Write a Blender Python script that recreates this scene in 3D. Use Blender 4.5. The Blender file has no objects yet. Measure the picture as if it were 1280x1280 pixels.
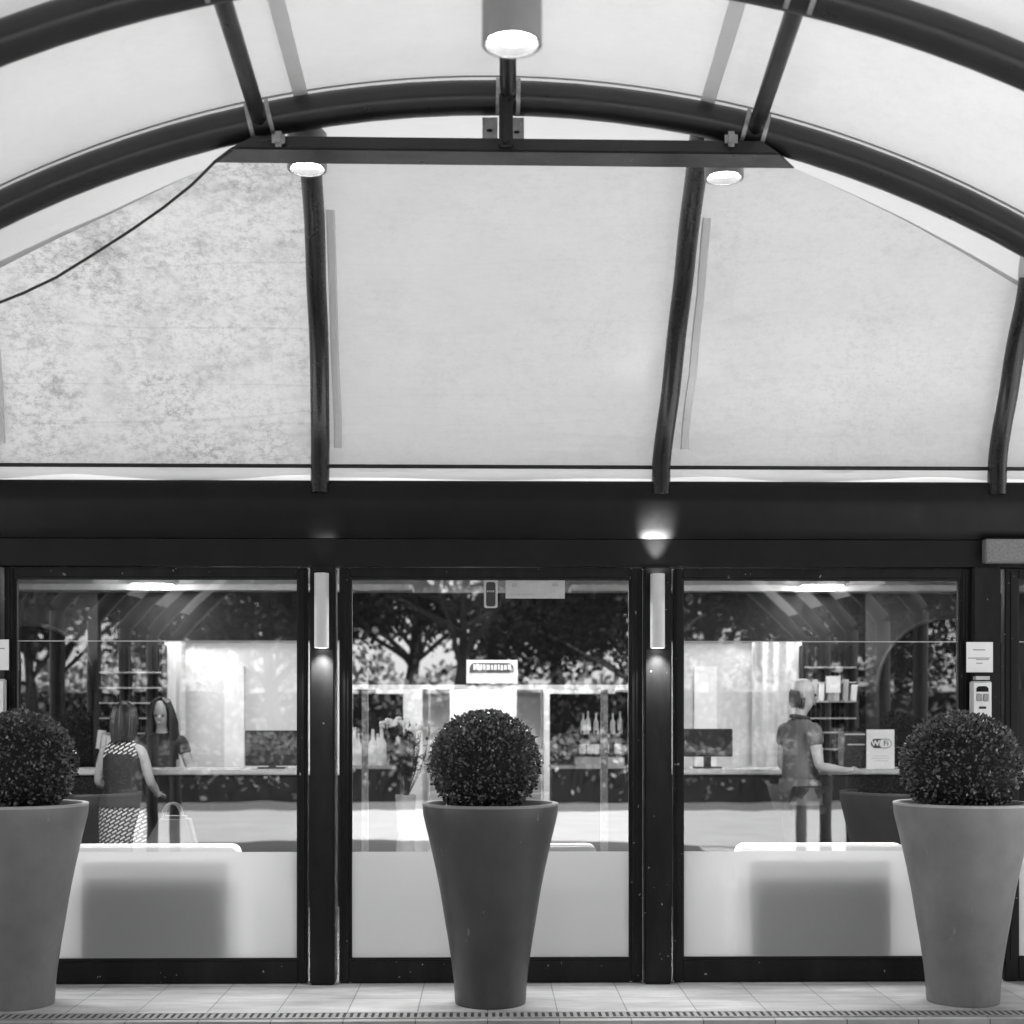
import bpy, bmesh, math, random
from mathutils import Vector, Matrix, Euler
R = math.radians
sc = bpy.context.scene
COL = sc.collection
rnd = random.Random(7)

# ------------------------------------------------------------------ camera
F = 1752.0            # focal length in pixels of a 1280 px wide picture
YAW = R(1.0)
cam_d = bpy.data.cameras.new('camera')
cam = bpy.data.objects.new('camera', cam_d)
COL.objects.link(cam)
cam.location = (0, 0, 1.5)
cam.rotation_euler = (R(90), 0, -YAW)
cam_d.sensor_width = 36.0
cam_d.lens = 36.0 * F / 1280
cam_d.shift_y = (900 - 640) / 1280
cam_d.clip_start = 0.05
cam_d.clip_end = 600
sc.camera = cam
cam_d.dof.use_dof = True; cam_d.dof.focus_distance = 7.8; cam_d.dof.aperture_fstop = 2.0

# ------------------------------------------------------------------ sky, sun, exposure
SUN_EL, SUN_AZ = R(62), R(38)      # azimuth clockwise from +Y
w = bpy.data.worlds.new('World'); sc.world = w; w.use_nodes = True
nt = w.node_tree
bg = nt.nodes['Background']
sky = nt.nodes.new('ShaderNodeTexSky'); sky.sky_type = 'NISHITA'; sky.sun_disc = False
sky.sun_elevation = SUN_EL; sky.sun_rotation = SUN_AZ
bw = nt.nodes.new('ShaderNodeRGBToBW')       # black-and-white photograph
nt.links.new(sky.outputs[0], bw.inputs[0]); nt.links.new(bw.outputs[0], bg.inputs[0])
bg.inputs[1].default_value = 0.15
sd = bpy.data.lights.new('sun', 'SUN'); sd.energy = 4.6; sd.angle = R(0.5)
sun = bpy.data.objects.new('sun', sd); COL.objects.link(sun)
sdir = Vector((math.sin(SUN_AZ)*math.cos(SUN_EL), math.cos(SUN_AZ)*math.cos(SUN_EL), math.sin(SUN_EL)))
sun.rotation_euler = (-sdir).to_track_quat('-Z', 'Y').to_euler()
sun.location = (0, -10, 30)
vs = sc.view_settings
vs.view_transform = 'Standard'; vs.look = 'None'; vs.gamma = 1; vs.exposure = 1.6
try: vs.use_curve_mapping = False
except Exception: pass
cy = sc.cycles
cy.use_denoising = True
cy.max_bounces = 10; cy.transparent_max_bounces = 16; cy.diffuse_bounces = 5; cy.glossy_bounces = 4
cy.sample_clamp_indirect = 6.0
cy.caustics_reflective = False; cy.caustics_refractive = True

# ------------------------------------------------------------------ helpers
_c, _s = math.cos(YAW), math.sin(YAW)
def at(px, py, Y):
    """the point where the sight line through a picture position meets the depth plane Y"""
    u = (px-640)/F; v = (900-py)/F
    k = Y/(_c - u*_s)
    return Vector(((_s + u*_c)*k, Y, 1.5 + v*k))
def X(px, Y): return at(px, 900, Y).x
def Z(py, Y): return at(609, py, Y).z

class MB:
    def __init__(s): s.v = []; s.f = []; s.uvscale = 1
    def add(s, vs_, fs_):
        n = len(s.v); s.v += [tuple(p) for p in vs_]; s.f += [tuple(i+n for i in f) for f in fs_]; return s
    def box(s, x0, x1, y0, y1, z0, z1):
        v = [(x, y, z) for x in (x0, x1) for y in (y0, y1) for z in (z0, z1)]
        return s.add(v, [(0,1,3,2),(4,6,7,5),(0,4,5,1),(2,3,7,6),(0,2,6,4),(1,5,7,3)])
    def tube(s, pts, r, n=12, caps=True, up=None):
        pts = [Vector(p) for p in pts]; N = len(pts)
        rs = r if isinstance(r, (list, tuple)) else [r]*N
        prev = None; vs_ = []
        for i, p in enumerate(pts):
            t = (pts[min(i+1, N-1)] - pts[max(i-1, 0)]).normalized()
            if prev is None:
                a = Vector(up) if up else (Vector((0,0,1)) if abs(t.z) < .9 else Vector((1,0,0)))
                a = (a - t*a.dot(t)).normalized()
            else:
                a = (prev - t*prev.dot(t)).normalized()
            prev = a; b = t.cross(a)
            for k in range(n):
                q = 2*math.pi*k/n
                vs_.append(p + (a*math.cos(q) + b*math.sin(q))*rs[i])
        fs_ = []
        for i in range(N-1):
            for k in range(n):
                k2 = (k+1) % n
                fs_.append((i*n+k, i*n+k2, (i+1)*n+k2, (i+1)*n+k))
        if caps:
            fs_.append(tuple(range(n-1, -1, -1))); fs_.append(tuple((N-1)*n+k for k in range(n)))
        return s.add(vs_, fs_)
    def lathe(s, prof, c=(0,0,0), n=48, cap0=True, cap1=True):
        vs_ = []; m = len(prof)
        for r, z in prof:
            for k in range(n):
                q = 2*math.pi*k/n
                vs_.append((c[0]+r*math.cos(q), c[1]+r*math.sin(q), c[2]+z))
        fs_ = [(i*n+k, i*n+(k+1) % n, (i+1)*n+(k+1) % n, (i+1)*n+k) for i in range(m-1) for k in range(n)]
        if cap0: fs_.append(tuple(range(n-1, -1, -1)))
        if cap1: fs_.append(tuple((m-1)*n+k for k in range(n)))
        return s.add(vs_, fs_)
    def prism(s, poly, y0, y1):
        """polygon in x,z extruded along y"""
        n = len(poly)
        v = [(x, y0, z) for x, z in poly] + [(x, y1, z) for x, z in poly]
        f = [tuple(range(n)), tuple(range(2*n-1, n-1, -1))] + [(i, i+n, (i+1) % n+n, (i+1) % n) for i in range(n)]
        return s.add(v, f)
    def prism_x(s, poly, x0, x1):
        """polygon in y,z extruded along x"""
        n = len(poly)
        v = [(x0, y, z) for y, z in poly] + [(x1, y, z) for y, z in poly]
        f = [tuple(range(n)), tuple(range(2*n-1, n-1, -1))] + [(i, i+n, (i+1) % n+n, (i+1) % n) for i in range(n)]
        return s.add(v, f)
    def grid(s, rows):
        m = len(rows[0]); v = [p for r in rows for p in r]
        return s.add(v, [(i*m+j, i*m+j+1, (i+1)*m+j+1, (i+1)*m+j) for i in range(len(rows)-1) for j in range(m-1)])
    def ball(s, c, r, n=12, m=8):
        r = r if isinstance(r, (list, tuple)) else (r, r, r)
        vs_ = [(c[0], c[1], c[2]-r[2])]
        for i in range(1, m):
            a = -math.pi/2 + math.pi*i/m
            for k in range(n):
                q = 2*math.pi*k/n
                vs_.append((c[0]+r[0]*math.cos(a)*math.cos(q), c[1]+r[1]*math.cos(a)*math.sin(q), c[2]+r[2]*math.sin(a)))
        vs_.append((c[0], c[1], c[2]+r[2]))
        fs_ = [(0, 1+(k+1) % n, 1+k) for k in range(n)]
        for i in range(m-2):
            for k in range(n):
                fs_.append((1+i*n+k, 1+i*n+(k+1) % n, 1+(i+1)*n+(k+1) % n, 1+(i+1)*n+k))
        L = len(vs_)-1
        fs_ += [(L, 1+(m-2)*n+k, 1+(m-2)*n+(k+1) % n) for k in range(n)]
        return s.add(vs_, fs_)
    def build(s, name, mat, parent=None, smooth=None, bevel=0):
        me = bpy.data.meshes.new(name); me.from_pydata(s.v, [], s.f); me.validate(); me.update()
        bm = bmesh.new(); bm.from_mesh(me)
        bmesh.ops.recalc_face_normals(bm, faces=bm.faces) if smooth != 'raw' else None
        if bevel:
            ed = [e for e in bm.edges if len(e.link_faces) == 2 and e.calc_face_angle(0) > R(40)]
            bmesh.ops.bevel(bm, geom=ed, offset=bevel, segments=2, affect='EDGES', clamp_overlap=True)
        bm.to_mesh(me); bm.free()
        if smooth:
            for p in me.polygons: p.use_smooth = True
            if smooth != 'raw': me.set_sharp_from_angle(angle=R(38))
        o = bpy.data.objects.new(name, me); COL.objects.link(o)
        me.materials.append(mat)
        if parent is not None:
            o.parent = parent
            o.matrix_parent_inverse = Matrix.Translation(parent_world(parent)).inverted() if False else Matrix()
            # meshes are written in world coordinates: shift them to the parent's origin
            off = -parent_world(parent)
            if off.length > 0: me.transform(Matrix.Translation(off))
        return o
def parent_world(o):
    p = Vector((0,0,0))
    while o is not None:
        p = p + o.location; o = o.parent
    return p
def tag(o, label, cat, group=None, kind=None):
    o['label'] = label
    o['category'] = cat
    if group: o['group'] = group
    if kind: o['kind'] = kind
    return o
def thing(name, loc, label, cat, group=None):
    o = bpy.data.objects.new(name, None); COL.objects.link(o); o.location = loc
    o.empty_display_size = .2
    return tag(o, label, cat, group)
def structure(o): o['kind'] = 'structure'; return o
def copy_tree(o, parent=None):
    c = o.copy(); COL.objects.link(c)
    if parent is not None: c.parent = parent
    for ch in list(o.children): copy_tree(ch, c)
    return c
def root_at(o, loc):
    """gives a single-mesh thing an origin at its base"""
    o.data.transform(Matrix.Translation(-Vector(loc))); o.location = loc; return o

# ------------------------------------------------------------------ materials
def g(v): return (v, v, v, 1)
def new_mat(name):
    m = bpy.data.materials.new(name); m.use_nodes = True
    return m, m.node_tree, m.node_tree.nodes['Principled BSDF']
def noise(nt, scale, detail=6, rough=.6, coord='Object', stretch=None, dist=0):
    tc = nt.nodes.new('ShaderNodeTexCoord'); n = nt.nodes.new('ShaderNodeTexNoise')
    n.inputs['Scale'].default_value = scale; n.inputs['Detail'].default_value = detail; n.inputs['Roughness'].default_value = rough
    n.inputs['Distortion'].default_value = dist
    src = tc.outputs[coord]
    if stretch:
        mp = nt.nodes.new('ShaderNodeMapping'); mp.inputs['Scale'].default_value = stretch
        nt.links.new(src, mp.inputs[0]); src = mp.outputs[0]
    nt.links.new(src, n.inputs['Vector'])
    return n.outputs[0]
def ramp(nt, src, stops):
    r = nt.nodes.new('ShaderNodeValToRGB'); e = r.color_ramp.elements
    e[0].position, e[0].color = stops[0][0], g(stops[0][1]); e[1].position, e[1].color = stops[-1][0], g(stops[-1][1])
    for p, c in stops[1:-1]:
        x = e.new(p); x.color = g(c)
    nt.links.new(src, r.inputs[0]); return r.outputs[0]
def bump(nt, bsdf, src, strength, dist=.01):
    b = nt.nodes.new('ShaderNodeBump'); b.inputs['Strength'].default_value = strength; b.inputs['Distance'].default_value = dist
    nt.links.new(src, b.inputs['Height']); nt.links.new(b.outputs[0], bsdf.inputs['Normal']); return b
def paint(name, base, rough=.5, metal=0, var=.15, scale=6, bumps=.05, bscale=60, spec=.5):
    m, nt, p = new_mat(name)
    n = noise(nt, scale)
    nt.links.new(ramp(nt, n, [(.3, base*(1-var)), (.7, base*(1+var))]), p.inputs['Base Color'])
    nt.links.new(ramp(nt, noise(nt, scale*2.3), [(.3, max(0, rough-.08)), (.7, min(1, rough+.08))]), p.inputs['Roughness'])
    p.inputs['Metallic'].default_value = metal
    p.inputs['Specular IOR Level'].default_value = spec
    if bumps: bump(nt, p, noise(nt, bscale, 3), bumps, .004)
    return m
def emit(name, v, strength):
    m, nt, p = new_mat(name)
    p.inputs['Base Color'].default_value = g(v); p.inputs['Emission Color'].default_value = g(1); p.inputs['Emission Strength'].default_value = strength
    return m
def fabric(name, base, trans, dirt=0, wr=.25, seam=None):
    m, nt, p = new_mat(name)
    nt.nodes.remove(p)
    out = nt.nodes['Material Output']
    d = nt.nodes.new('ShaderNodeBsdfDiffuse'); t = nt.nodes.new('ShaderNodeBsdfTranslucent'); mx = nt.nodes.new('ShaderNodeMixShader')
    gl = nt.nodes.new('ShaderNodeBsdfGlossy'); gl.inputs['Roughness'].default_value = .38; gl.inputs['Color'].default_value = g(.9)
    mx2 = nt.nodes.new('ShaderNodeMixShader'); mx2.inputs[0].default_value = .05
    big = ramp(nt, noise(nt, .9, 4), [(.3, .9), (.7, 1.0)])
    weave = ramp(nt, noise(nt, 9, 8, .7, stretch=(1, 3, 6)), [(.3, .955), (.7, 1.0)])
    mul = nt.nodes.new('ShaderNodeMixRGB'); mul.blend_type = 'MULTIPLY'; mul.inputs[0].default_value = 1
    nt.links.new(big, mul.inputs[1]); nt.links.new(weave, mul.inputs[2])
    src = mul.outputs[0]
    if dirt:
        # mildew: fine blotches thick in some areas, thinner in others, plus faint horizontal creases
        area = ramp(nt, noise(nt, .75, 4, .65), [(.36, 0), (.62, 1)])
        fine = ramp(nt, noise(nt, 19, 14, .85, stretch=(1, 1, 1.3)), [(.47, 1), (.60, .34)])
        clump = ramp(nt, noise(nt, 2.6, 9, .8, stretch=(1, 1, 1.6)), [(.5, 1), (.64, .55)])
        streak = ramp(nt, noise(nt, 2.2, 10, .8, stretch=(1, 1, 7)), [(.57, 1), (.66, .6)])
        mu = nt.nodes.new('ShaderNodeMixRGB'); mu.blend_type = 'MULTIPLY'; mu.inputs[0].default_value = 1
        nt.links.new(clump, mu.inputs[1]); nt.links.new(streak, mu.inputs[2]); fine2 = mu.outputs[0]
        m2 = nt.nodes.new('ShaderNodeMixRGB'); m2.blend_type = 'MULTIPLY'; m2.inputs[0].default_value = 1
        nt.links.new(fine, m2.inputs[1]); nt.links.new(fine2, m2.inputs[2])
        md = nt.nodes.new('ShaderNodeMixRGB'); md.blend_type = 'MIX'; md.inputs[1].default_value = g(1)
        k = nt.nodes.new('ShaderNodeMath'); k.operation = 'MULTIPLY_ADD'; k.inputs[1].default_value = .85*dirt; k.inputs[2].default_value = .15*dirt
        nt.links.new(area, k.inputs[0]); nt.links.new(k.outputs[0], md.inputs[0]); nt.links.new(m2.outputs[0], md.inputs[2])
        mm = nt.nodes.new('ShaderNodeMixRGB'); mm.blend_type = 'MULTIPLY'; mm.inputs[0].default_value = 1
        nt.links.new(src, mm.inputs[1]); nt.links.new(md.outputs[0], mm.inputs[2]); src = mm.outputs[0]
        # creases with dirt caught in them
        cr = ramp(nt, noise(nt, 1.0, 2, .45, stretch=(.16, .16, 2.6)), [(.494, 1), (.5, .78), (.506, 1)])
        mc = nt.nodes.new('ShaderNodeMixRGB'); mc.blend_type = 'MULTIPLY'; mc.inputs[0].default_value = .6*dirt
        nt.links.new(src, mc.inputs[1]); nt.links.new(cr, mc.inputs[2]); src = mc.outputs[0]
    for sh, k in ((d, base), (t, trans)):
        q = nt.nodes.new('ShaderNodeMixRGB'); q.blend_type = 'MULTIPLY'; q.inputs[0].default_value = 1; q.inputs[2].default_value = g(k)
        nt.links.new(src, q.inputs[1]); nt.links.new(q.outputs[0], sh.inputs['Color'])
    mx.inputs[0].default_value = .5
    nt.links.new(d.outputs[0], mx.inputs[1]); nt.links.new(t.outputs[0], mx.inputs[2])
    nt.links.new(mx.outputs[0], mx2.inputs[1]); nt.links.new(gl.outputs[0], mx2.inputs[2])
    nt.links.new(mx2.outputs[0], out.inputs[0])
    b = nt.nodes.new('ShaderNodeBump'); b.inputs['Strength'].default_value = wr; b.inputs['Distance'].default_value = .02
    nt.links.new(noise(nt, 2.2, 3, .5, stretch=(.6, 1, 2)), b.inputs['Height'])
    for sh in (d, t, gl): nt.links.new(b.outputs[0], sh.inputs['Normal'])
    return m
def glass(name, refl, rough=0.0, tint=.95):
    m, nt, p = new_mat(name); nt.nodes.remove(p); out = nt.nodes['Material Output']
    t = nt.nodes.new('ShaderNodeBsdfTransparent'); t.inputs[0].default_value = g(tint)
    gl = nt.nodes.new('ShaderNodeBsdfGlossy'); gl.inputs['Roughness'].default_value = rough
    lw = nt.nodes.new('ShaderNodeLayerWeight'); lw.inputs['Blend'].default_value = .25
    k = nt.nodes.new('ShaderNodeMath'); k.operation = 'MULTIPLY_ADD'; k.inputs[1].default_value = .6; k.inputs[2].default_value = refl; k.use_clamp = True
    nt.links.new(lw.outputs['Fresnel'], k.inputs[0])
    b = nt.nodes.new('ShaderNodeBump'); b.inputs['Strength'].default_value = .035; b.inputs['Distance'].default_value = .02
    nt.links.new(noise(nt, 1.4, 2), b.inputs['Height']); nt.links.new(b.outputs[0], gl.inputs['Normal'])
    mx = nt.nodes.new('ShaderNodeMixShader')
    nt.links.new(k.outputs[0], mx.inputs[0]); nt.links.new(t.outputs[0], mx.inputs[1]); nt.links.new(gl.outputs[0], mx.inputs[2])
    nt.links.new(mx.outputs[0], out.inputs[0]); return m
def frosted(name):
    m, nt, p = new_mat(name); nt.nodes.remove(p); out = nt.nodes['Material Output']
    d = nt.nodes.new('ShaderNodeBsdfDiffuse'); d.inputs[0].default_value = g(.88)
    t = nt.nodes.new('ShaderNodeBsdfTranslucent'); t.inputs[0].default_value = g(.9)
    rf = nt.nodes.new('ShaderNodeBsdfRefraction'); rf.inputs['Roughness'].default_value = .3; rf.inputs['IOR'].default_value = 1.12; rf.inputs[0].default_value = g(.97)
    a = nt.nodes.new('ShaderNodeMixShader'); a.inputs[0].default_value = .66
    b = nt.nodes.new('ShaderNodeMixShader'); b.inputs[0].default_value = .10
    nt.links.new(d.outputs[0], a.inputs[1]); nt.links.new(t.outputs[0], a.inputs[2])
    nt.links.new(a.outputs[0], b.inputs[1]); nt.links.new(rf.outputs[0], b.inputs[2]); nt.links.new(b.outputs[0], out.inputs[0])
    return m
def leafmat(name, lo, hi, rough=.35, trans=.25, spec=.5):
    m, nt, p = new_mat(name)
    gi = nt.nodes.new('ShaderNodeNewGeometry')
    nt.links.new(ramp(nt, gi.outputs['Random Per Island'], [(0, lo), (1, hi)]), p.inputs['Base Color'])
    p.inputs['Roughness'].default_value = rough; p.inputs['Specular IOR Level'].default_value = spec
    out = nt.nodes['Material Output']
    if trans:
        t = nt.nodes.new('ShaderNodeBsdfTranslucent'); t.inputs[0].default_value = g(hi)
        mx = nt.nodes.new('ShaderNodeMixShader'); mx.inputs[0].default_value = trans
        nt.links.new(p.outputs[0], mx.inputs[1]); nt.links.new(t.outputs[0], mx.inputs[2]); nt.links.new(mx.outputs[0], out.inputs[0])
    return m

M = {}
M['frame'] = paint('dark_frame_paint', .009, .42, 0, .2, 3, .06, 120, .17)
def worn(m, thr=.735, val=.25):
    nt = m.node_tree; p = nt.nodes['Principled BSDF']
    src = p.inputs['Base Color'].links[0].from_socket
    chip = ramp(nt, noise(nt, 34, 2, .5), [(thr, 0), (thr+.012, 1)])
    dust = ramp(nt, noise(nt, 2.4, 8, .7, stretch=(2.5, 1, .6)), [(.45, 0), (.8, .05)])
    ad = nt.nodes.new('ShaderNodeMath'); ad.operation = 'MAXIMUM'
    nt.links.new(chip, ad.inputs[0]); nt.links.new(dust, ad.inputs[1])
    mx = nt.nodes.new('ShaderNodeMixRGB'); mx.inputs[2].default_value = g(val)
    nt.links.new(ad.outputs[0], mx.inputs[0]); nt.links.new(src, mx.inputs[1]); nt.links.new(mx.outputs[0], p.inputs['Base Color'])
    return m
worn(M['frame'])
M['frame_panel'] = paint('dark_lintel_paint', .007, .5, 0, .25, 5, .1, 160, .2)
M['fascia'] = paint('fascia_paint', .006, .46, 0, .3, 4, .1, 160, .2)
M['gasket'] = paint('black_rubber', .006, .7, 0, .1, 4, 0)
M['steel'] = paint('canopy_steel_paint', .011, .34, 0, .25, 5, .1, 70)
M['rib'] = paint('awning_rib_paint', .008, .26, 0, .3, 5, .1, 60)
M['bracket'] = paint('galvanised_bracket', .3, .5, .5, .3, 30, .1, 80)
M['plate'] = paint('pale_bracket_plate', .42, .55, .2, .3, 30, .1, 80)
M['roof'] = fabric('roof_fabric', .78, .235, .1, .35)
M['gore'] = fabric('end_fabric', .78, .235, 0, .2)
M['awn'] = fabric('awning_fabric', .68, .165, .24, .6)
M['awn_dirty'] = fabric('awning_fabric_mildew', .74, .20, 1.0, .35)
M['valance'] = fabric('valance_fabric', .8, .5, 0, .6)
M['batten'] = fabric('fabric_batten', .85, .5, 0, .2)
M['lampbody'] = paint('lamp_grey_aluminium', .26, .45, .3, .08, 10, .05, 200)
M['walllamp'] = paint('wall_lamp_aluminium', .52, .45, 0, .05, 10, .04, 200)
M['glow'] = emit('lamp_glow', 1, 14)
M['glow_small'] = emit('small_lamp_glow', 1, 9)
M['ceil_fill'] = emit('added_ceiling_fill', 1, 9)
M['ceil_bright'] = emit('bright_panel_glow', 1, 34)
M['glass'] = glass('door_glass', .40)
M['glass_side'] = glass('side_door_glass', .24)
M['glass_top'] = glass('door_glass_upper', .25)
M['glass_in'] = glass('inner_glass', .05)
M['film'] = frosted('frosted_film')
M['pot_grey'] = paint('grey_resin', .16, .5, 0, .22, 3, .15, 220)
M['pot_dark'] = paint('charcoal_resin', .045, .42, 0, .2, 5, .12, 220)
def grime(m):
    # scuffs and runs that belong to the pot: vertical runs and splashes that thicken towards the foot
    nt = m.node_tree; p = nt.nodes['Principled BSDF']; src = p.inputs['Base Color'].links[0].from_socket
    tc = nt.nodes.new('ShaderNodeTexCoord'); sp = nt.nodes.new('ShaderNodeSeparateXYZ'); nt.links.new(tc.outputs['Object'], sp.inputs[0])
    low = nt.nodes.new('ShaderNodeMapRange'); low.inputs['From Min'].default_value = 0; low.inputs['From Max'].default_value = .28; low.inputs['To Min'].default_value = .55; low.inputs['To Max'].default_value = .12
    nt.links.new(sp.outputs['Z'], low.inputs['Value'])
    n1 = ramp(nt, noise(nt, 9, 10, .75, stretch=(1, 1, .35)), [(.45, 0), (.7, 1)])
    mu = nt.nodes.new('ShaderNodeMath'); mu.operation = 'MULTIPLY'; nt.links.new(low.outputs[0], mu.inputs[0]); nt.links.new(n1, mu.inputs[1])
    mx = nt.nodes.new('ShaderNodeMixRGB'); mx.inputs[2].default_value = g(.09)
    nt.links.new(mu.outputs[0], mx.inputs[0]); nt.links.new(src, mx.inputs[1])
    sc_ = ramp(nt, noise(nt, 26, 3, .6, stretch=(1, 1, .25)), [(.70, 0), (.74, .35)])
    m2 = nt.nodes.new('ShaderNodeMixRGB'); m2.inputs[2].default_value = g(.3)
    nt.links.new(sc_, m2.inputs[0]); nt.links.new(mx.outputs[0], m2.inputs[1]); nt.links.new(m2.outputs[0], p.inputs['Base Color'])
grime(M['pot_grey']); grime(M['pot_dark'])
M['rim_grey'] = paint('grey_rim', .34, .5, 0, .1, 8, .05, 200)
M['rim_dark'] = paint('charcoal_rim', .2, .45, 0, .1, 8, .05, 200)
M['soil'] = paint('potting_soil', .02, .9, 0, .5, 30, .4, 90)
M['leaf'] = leafmat('box_leaf', .003, .14, .24, .1, .8)
M['core'] = paint('twig_core', .006, .9, 0, .4, 20, 0)
M['tree_leaf'] = leafmat('tree_leaf', .006, .03, .6, .2, .1)
M['tree_leaf2'] = leafmat('tree_leaf_pale', .008, .045, .6, .25, .1)
M['hedge_leaf'] = leafmat('hedge_leaf', .08, .5, .5, .35, .3)
M['bark'] = paint('bark', .03, .85, 0, .35, 9, .5, 30)
M['black'] = paint('black_plastic', .012, .35, 0, .2, 5, .03, 100)
M['screen'] = paint('dark_screen', .01, .12, 0, .05, 3, 0)
M['white'] = paint('white_lacquer', .8, .35, 0, .03, 3, .02, 60)
M['whitewall'] = paint('white_lobby_wall', .62, .6, 0, .05, 2, .04, 80)
M['greywall'] = paint('grey_lobby_wall', .06, .7, 0, .15, 2, .06, 80)
M['darkwall'] = paint('dark_lobby_wall', .008, .7, 0, .2, 3, .05, 80, .2)
M['curtain'] = paint('white_curtain', .55, .8, 0, .06, 3, .05, 90)
M['lobbyfloor'] = paint('lobby_floor_stone', .18, .22, 0, .2, 2, .02, 40)
M['counter'] = paint('counter_wood', .007, .5, 0, .3, 8, .05, 90, .2)
M['countertop'] = paint('counter_top', .42, .25, 0, .08, 6, .02, 60)
M['sofa'] = paint('white_leather', .82, .42, 0, .03, 4, .08, 40)
M['sofa_added_glow'] = paint('white_sofa_added_glow', .8, .4, 0, .02, 4, 0)
for _n in M['sofa_added_glow'].node_tree.nodes:
    if _n.type == 'BSDF_PRINCIPLED': _n.inputs['Emission Color'].default_value = g(1); _n.inputs['Emission Strength'].default_value = .17  # faint emission added to the backrest to give its bright halo
M['sofa_back'] = paint('grey_back_panel', .03, .7, 0, .15, 4, .08, 60)
M['sofa_strip'] = paint('pale_grey_back_strip', .5, .6, 0, .1, 4, .05, 60)
M['paper'] = paint('paper', .74, .7, 0, .05, 9, .03, 60)
M['ink'] = paint('ink', .03, .7, 0, .1, 9, 0)
M['inkgrey'] = paint('grey_ink', .3, .7, 0, .1, 9, 0)
M['alu'] = paint('brushed_aluminium', .5, .35, .6, .08, 10, .05, 150)
M['chrome'] = paint('polished_steel', .75, .12, .9, .05, 10, 0)
M['skin'] = paint('skin', .30, .5, 0, .08, 9, .05, 120)
M['hair'] = paint('dark_hair', .006, .5, 0, .3, 14, .3, 60)
M['cloth_dark'] = paint('dark_cloth', .012, .8, 0, .2, 8, .1, 120)
M['polo'] = paint('grey_polo_cloth', .075, .8, 0, .2, 8, .15, 90)
M['shorts'] = paint('dark_shorts_cloth', .03, .85, 0, .2, 8, .1, 90)
M['bag'] = paint('grey_bag_leather', .10, .45, 0, .15, 8, .1, 60)
M['flower'] = paint('white_petals', .8, .6, 0, .05, 12, .2, 40)
M['bottle'] = paint('dark_bottle_glass', .015, .1, 0, .2, 6, 0)
M['labelw'] = paint('bottle_label', .7, .6, 0, .1, 12, 0)
M['stonebox'] = paint('granular_grey_housing', .16, .7, 0, .3, 120, .3, 240)
M['plaster'] = paint('pale_plaster', .5, .85, 0, .08, 2, .1, 70)
M['ceiling'] = paint('lobby_ceiling', .6, .8, 0, .04, 2, 0)
M['cable'] = paint('black_cable', .015, .6, 0, .2, 8, 0)
M['grate'] = paint('drain_grate_steel', .30, .5, .4, .25, 30, .1, 90)
M['kerb'] = paint('kerb_stone', .2, .8, 0, .2, 14, .3, 60)

# two-layer procedural grounds
def tiles():
    m, nt, p = new_mat('pavement_tiles')
    tc = nt.nodes.new('ShaderNodeTexCoord'); br = nt.nodes.new('ShaderNodeTexBrick')
    br.offset = 0; br.inputs['Scale'].default_value = 1; br.inputs['Brick Width'].default_value = .36; br.inputs['Row Height'].default_value = .36
    br.inputs['Mortar Size'].default_value = .0035; br.inputs['Mortar Smooth'].default_value = .3
    br.inputs['Color1'].default_value = g(.47); br.inputs['Color2'].default_value = g(.55); br.inputs['Mortar'].default_value = g(.16)
    nt.links.new(tc.outputs['Object'], br.inputs['Vector'])
    st = ramp(nt, noise(nt, 3.0, 8, .65, stretch=(.6, 2.4, 1)), [(.32, .5), (.66, 1)])
    mm = nt.nodes.new('ShaderNodeMixRGB'); mm.blend_type = 'MULTIPLY'; mm.inputs[0].default_value = 1
    nt.links.new(br.outputs['Color'], mm.inputs[1]); nt.links.new(st, mm.inputs[2]); nt.links.new(mm.outputs[0], p.inputs['Base Color'])
    nt.links.new(ramp(nt, noise(nt, 5, 6), [(.3, .3), (.7, .5)]), p.inputs['Roughness'])
    return m
def groundmat(name, lo, hi, scale, rough=.9, b=.3):
    m, nt, p = new_mat(name)
    n = noise(nt, scale, 10, .7)
    nt.links.new(ramp(nt, n, [(.3, lo), (.7, hi)]), p.inputs['Base Color']); p.inputs['Roughness'].default_value = rough
    bump(nt, p, noise(nt, scale*12, 5), b, .01); return m
M['tiles'] = tiles()
M['road'] = groundmat('forecourt_concrete', .48, .6, 1.2)
M['gutter'] = groundmat('gutter_asphalt', .07, .2, 14)
M['lawn'] = groundmat('lawn_grass', .04, .1, 3)
M['earth'] = groundmat('bare_ground', .2, .3, .6)

# ------------------------------------------------------------------ ground
structure(MB().box(-250, 250, -250, 250, -.6, -.25).build('ground', M['earth']))
structure(MB().box(-40, 40, -9.0, 6.985, -.244, -.11).build('road', M['road']))
structure(MB().box(-9, 9, 6.985, 8.03, -.244, 0).build('pavement', M['tiles']))
structure(MB().box(-40, 40, -60, -9.3, -.244, -.05).build('lawn', M['lawn']))
tag(MB().box(-40, 40, -9.3, -9.0, -.24, .02).build('kerb', M['kerb'], bevel=.02), 'low stone kerb between the forecourt and the lawn', 'kerb')
# drain: a channel in front of the tiles with a slotted grating
YD0, YD1 = 7.06, 7.16
dg = thing('drain_grate', (0, YD0, 0), 'long slotted steel drain grating along the front of the tiled pavement', 'drain')
mb = MB(); mb.box(-5, 5, YD0-.02, YD0-.002, -.002, .006); mb.box(-5, 5, YD1+.002, YD1+.02, -.002, .006)
x = -5.0
while x < 5:
    mb.box(x, x+.019, YD0-.002, YD1+.002, -.002, .0055); x += .036
mb.build('slot_bars', M['grate'], dg)
MB().box(-5, 5, YD0, YD1, .0008, .0022).build('channel', M['gasket'], dg)
structure(MB().box(-12, 12, 6.2, 6.98, -.109, -.092).build('gutter', M['gutter']))

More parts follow.
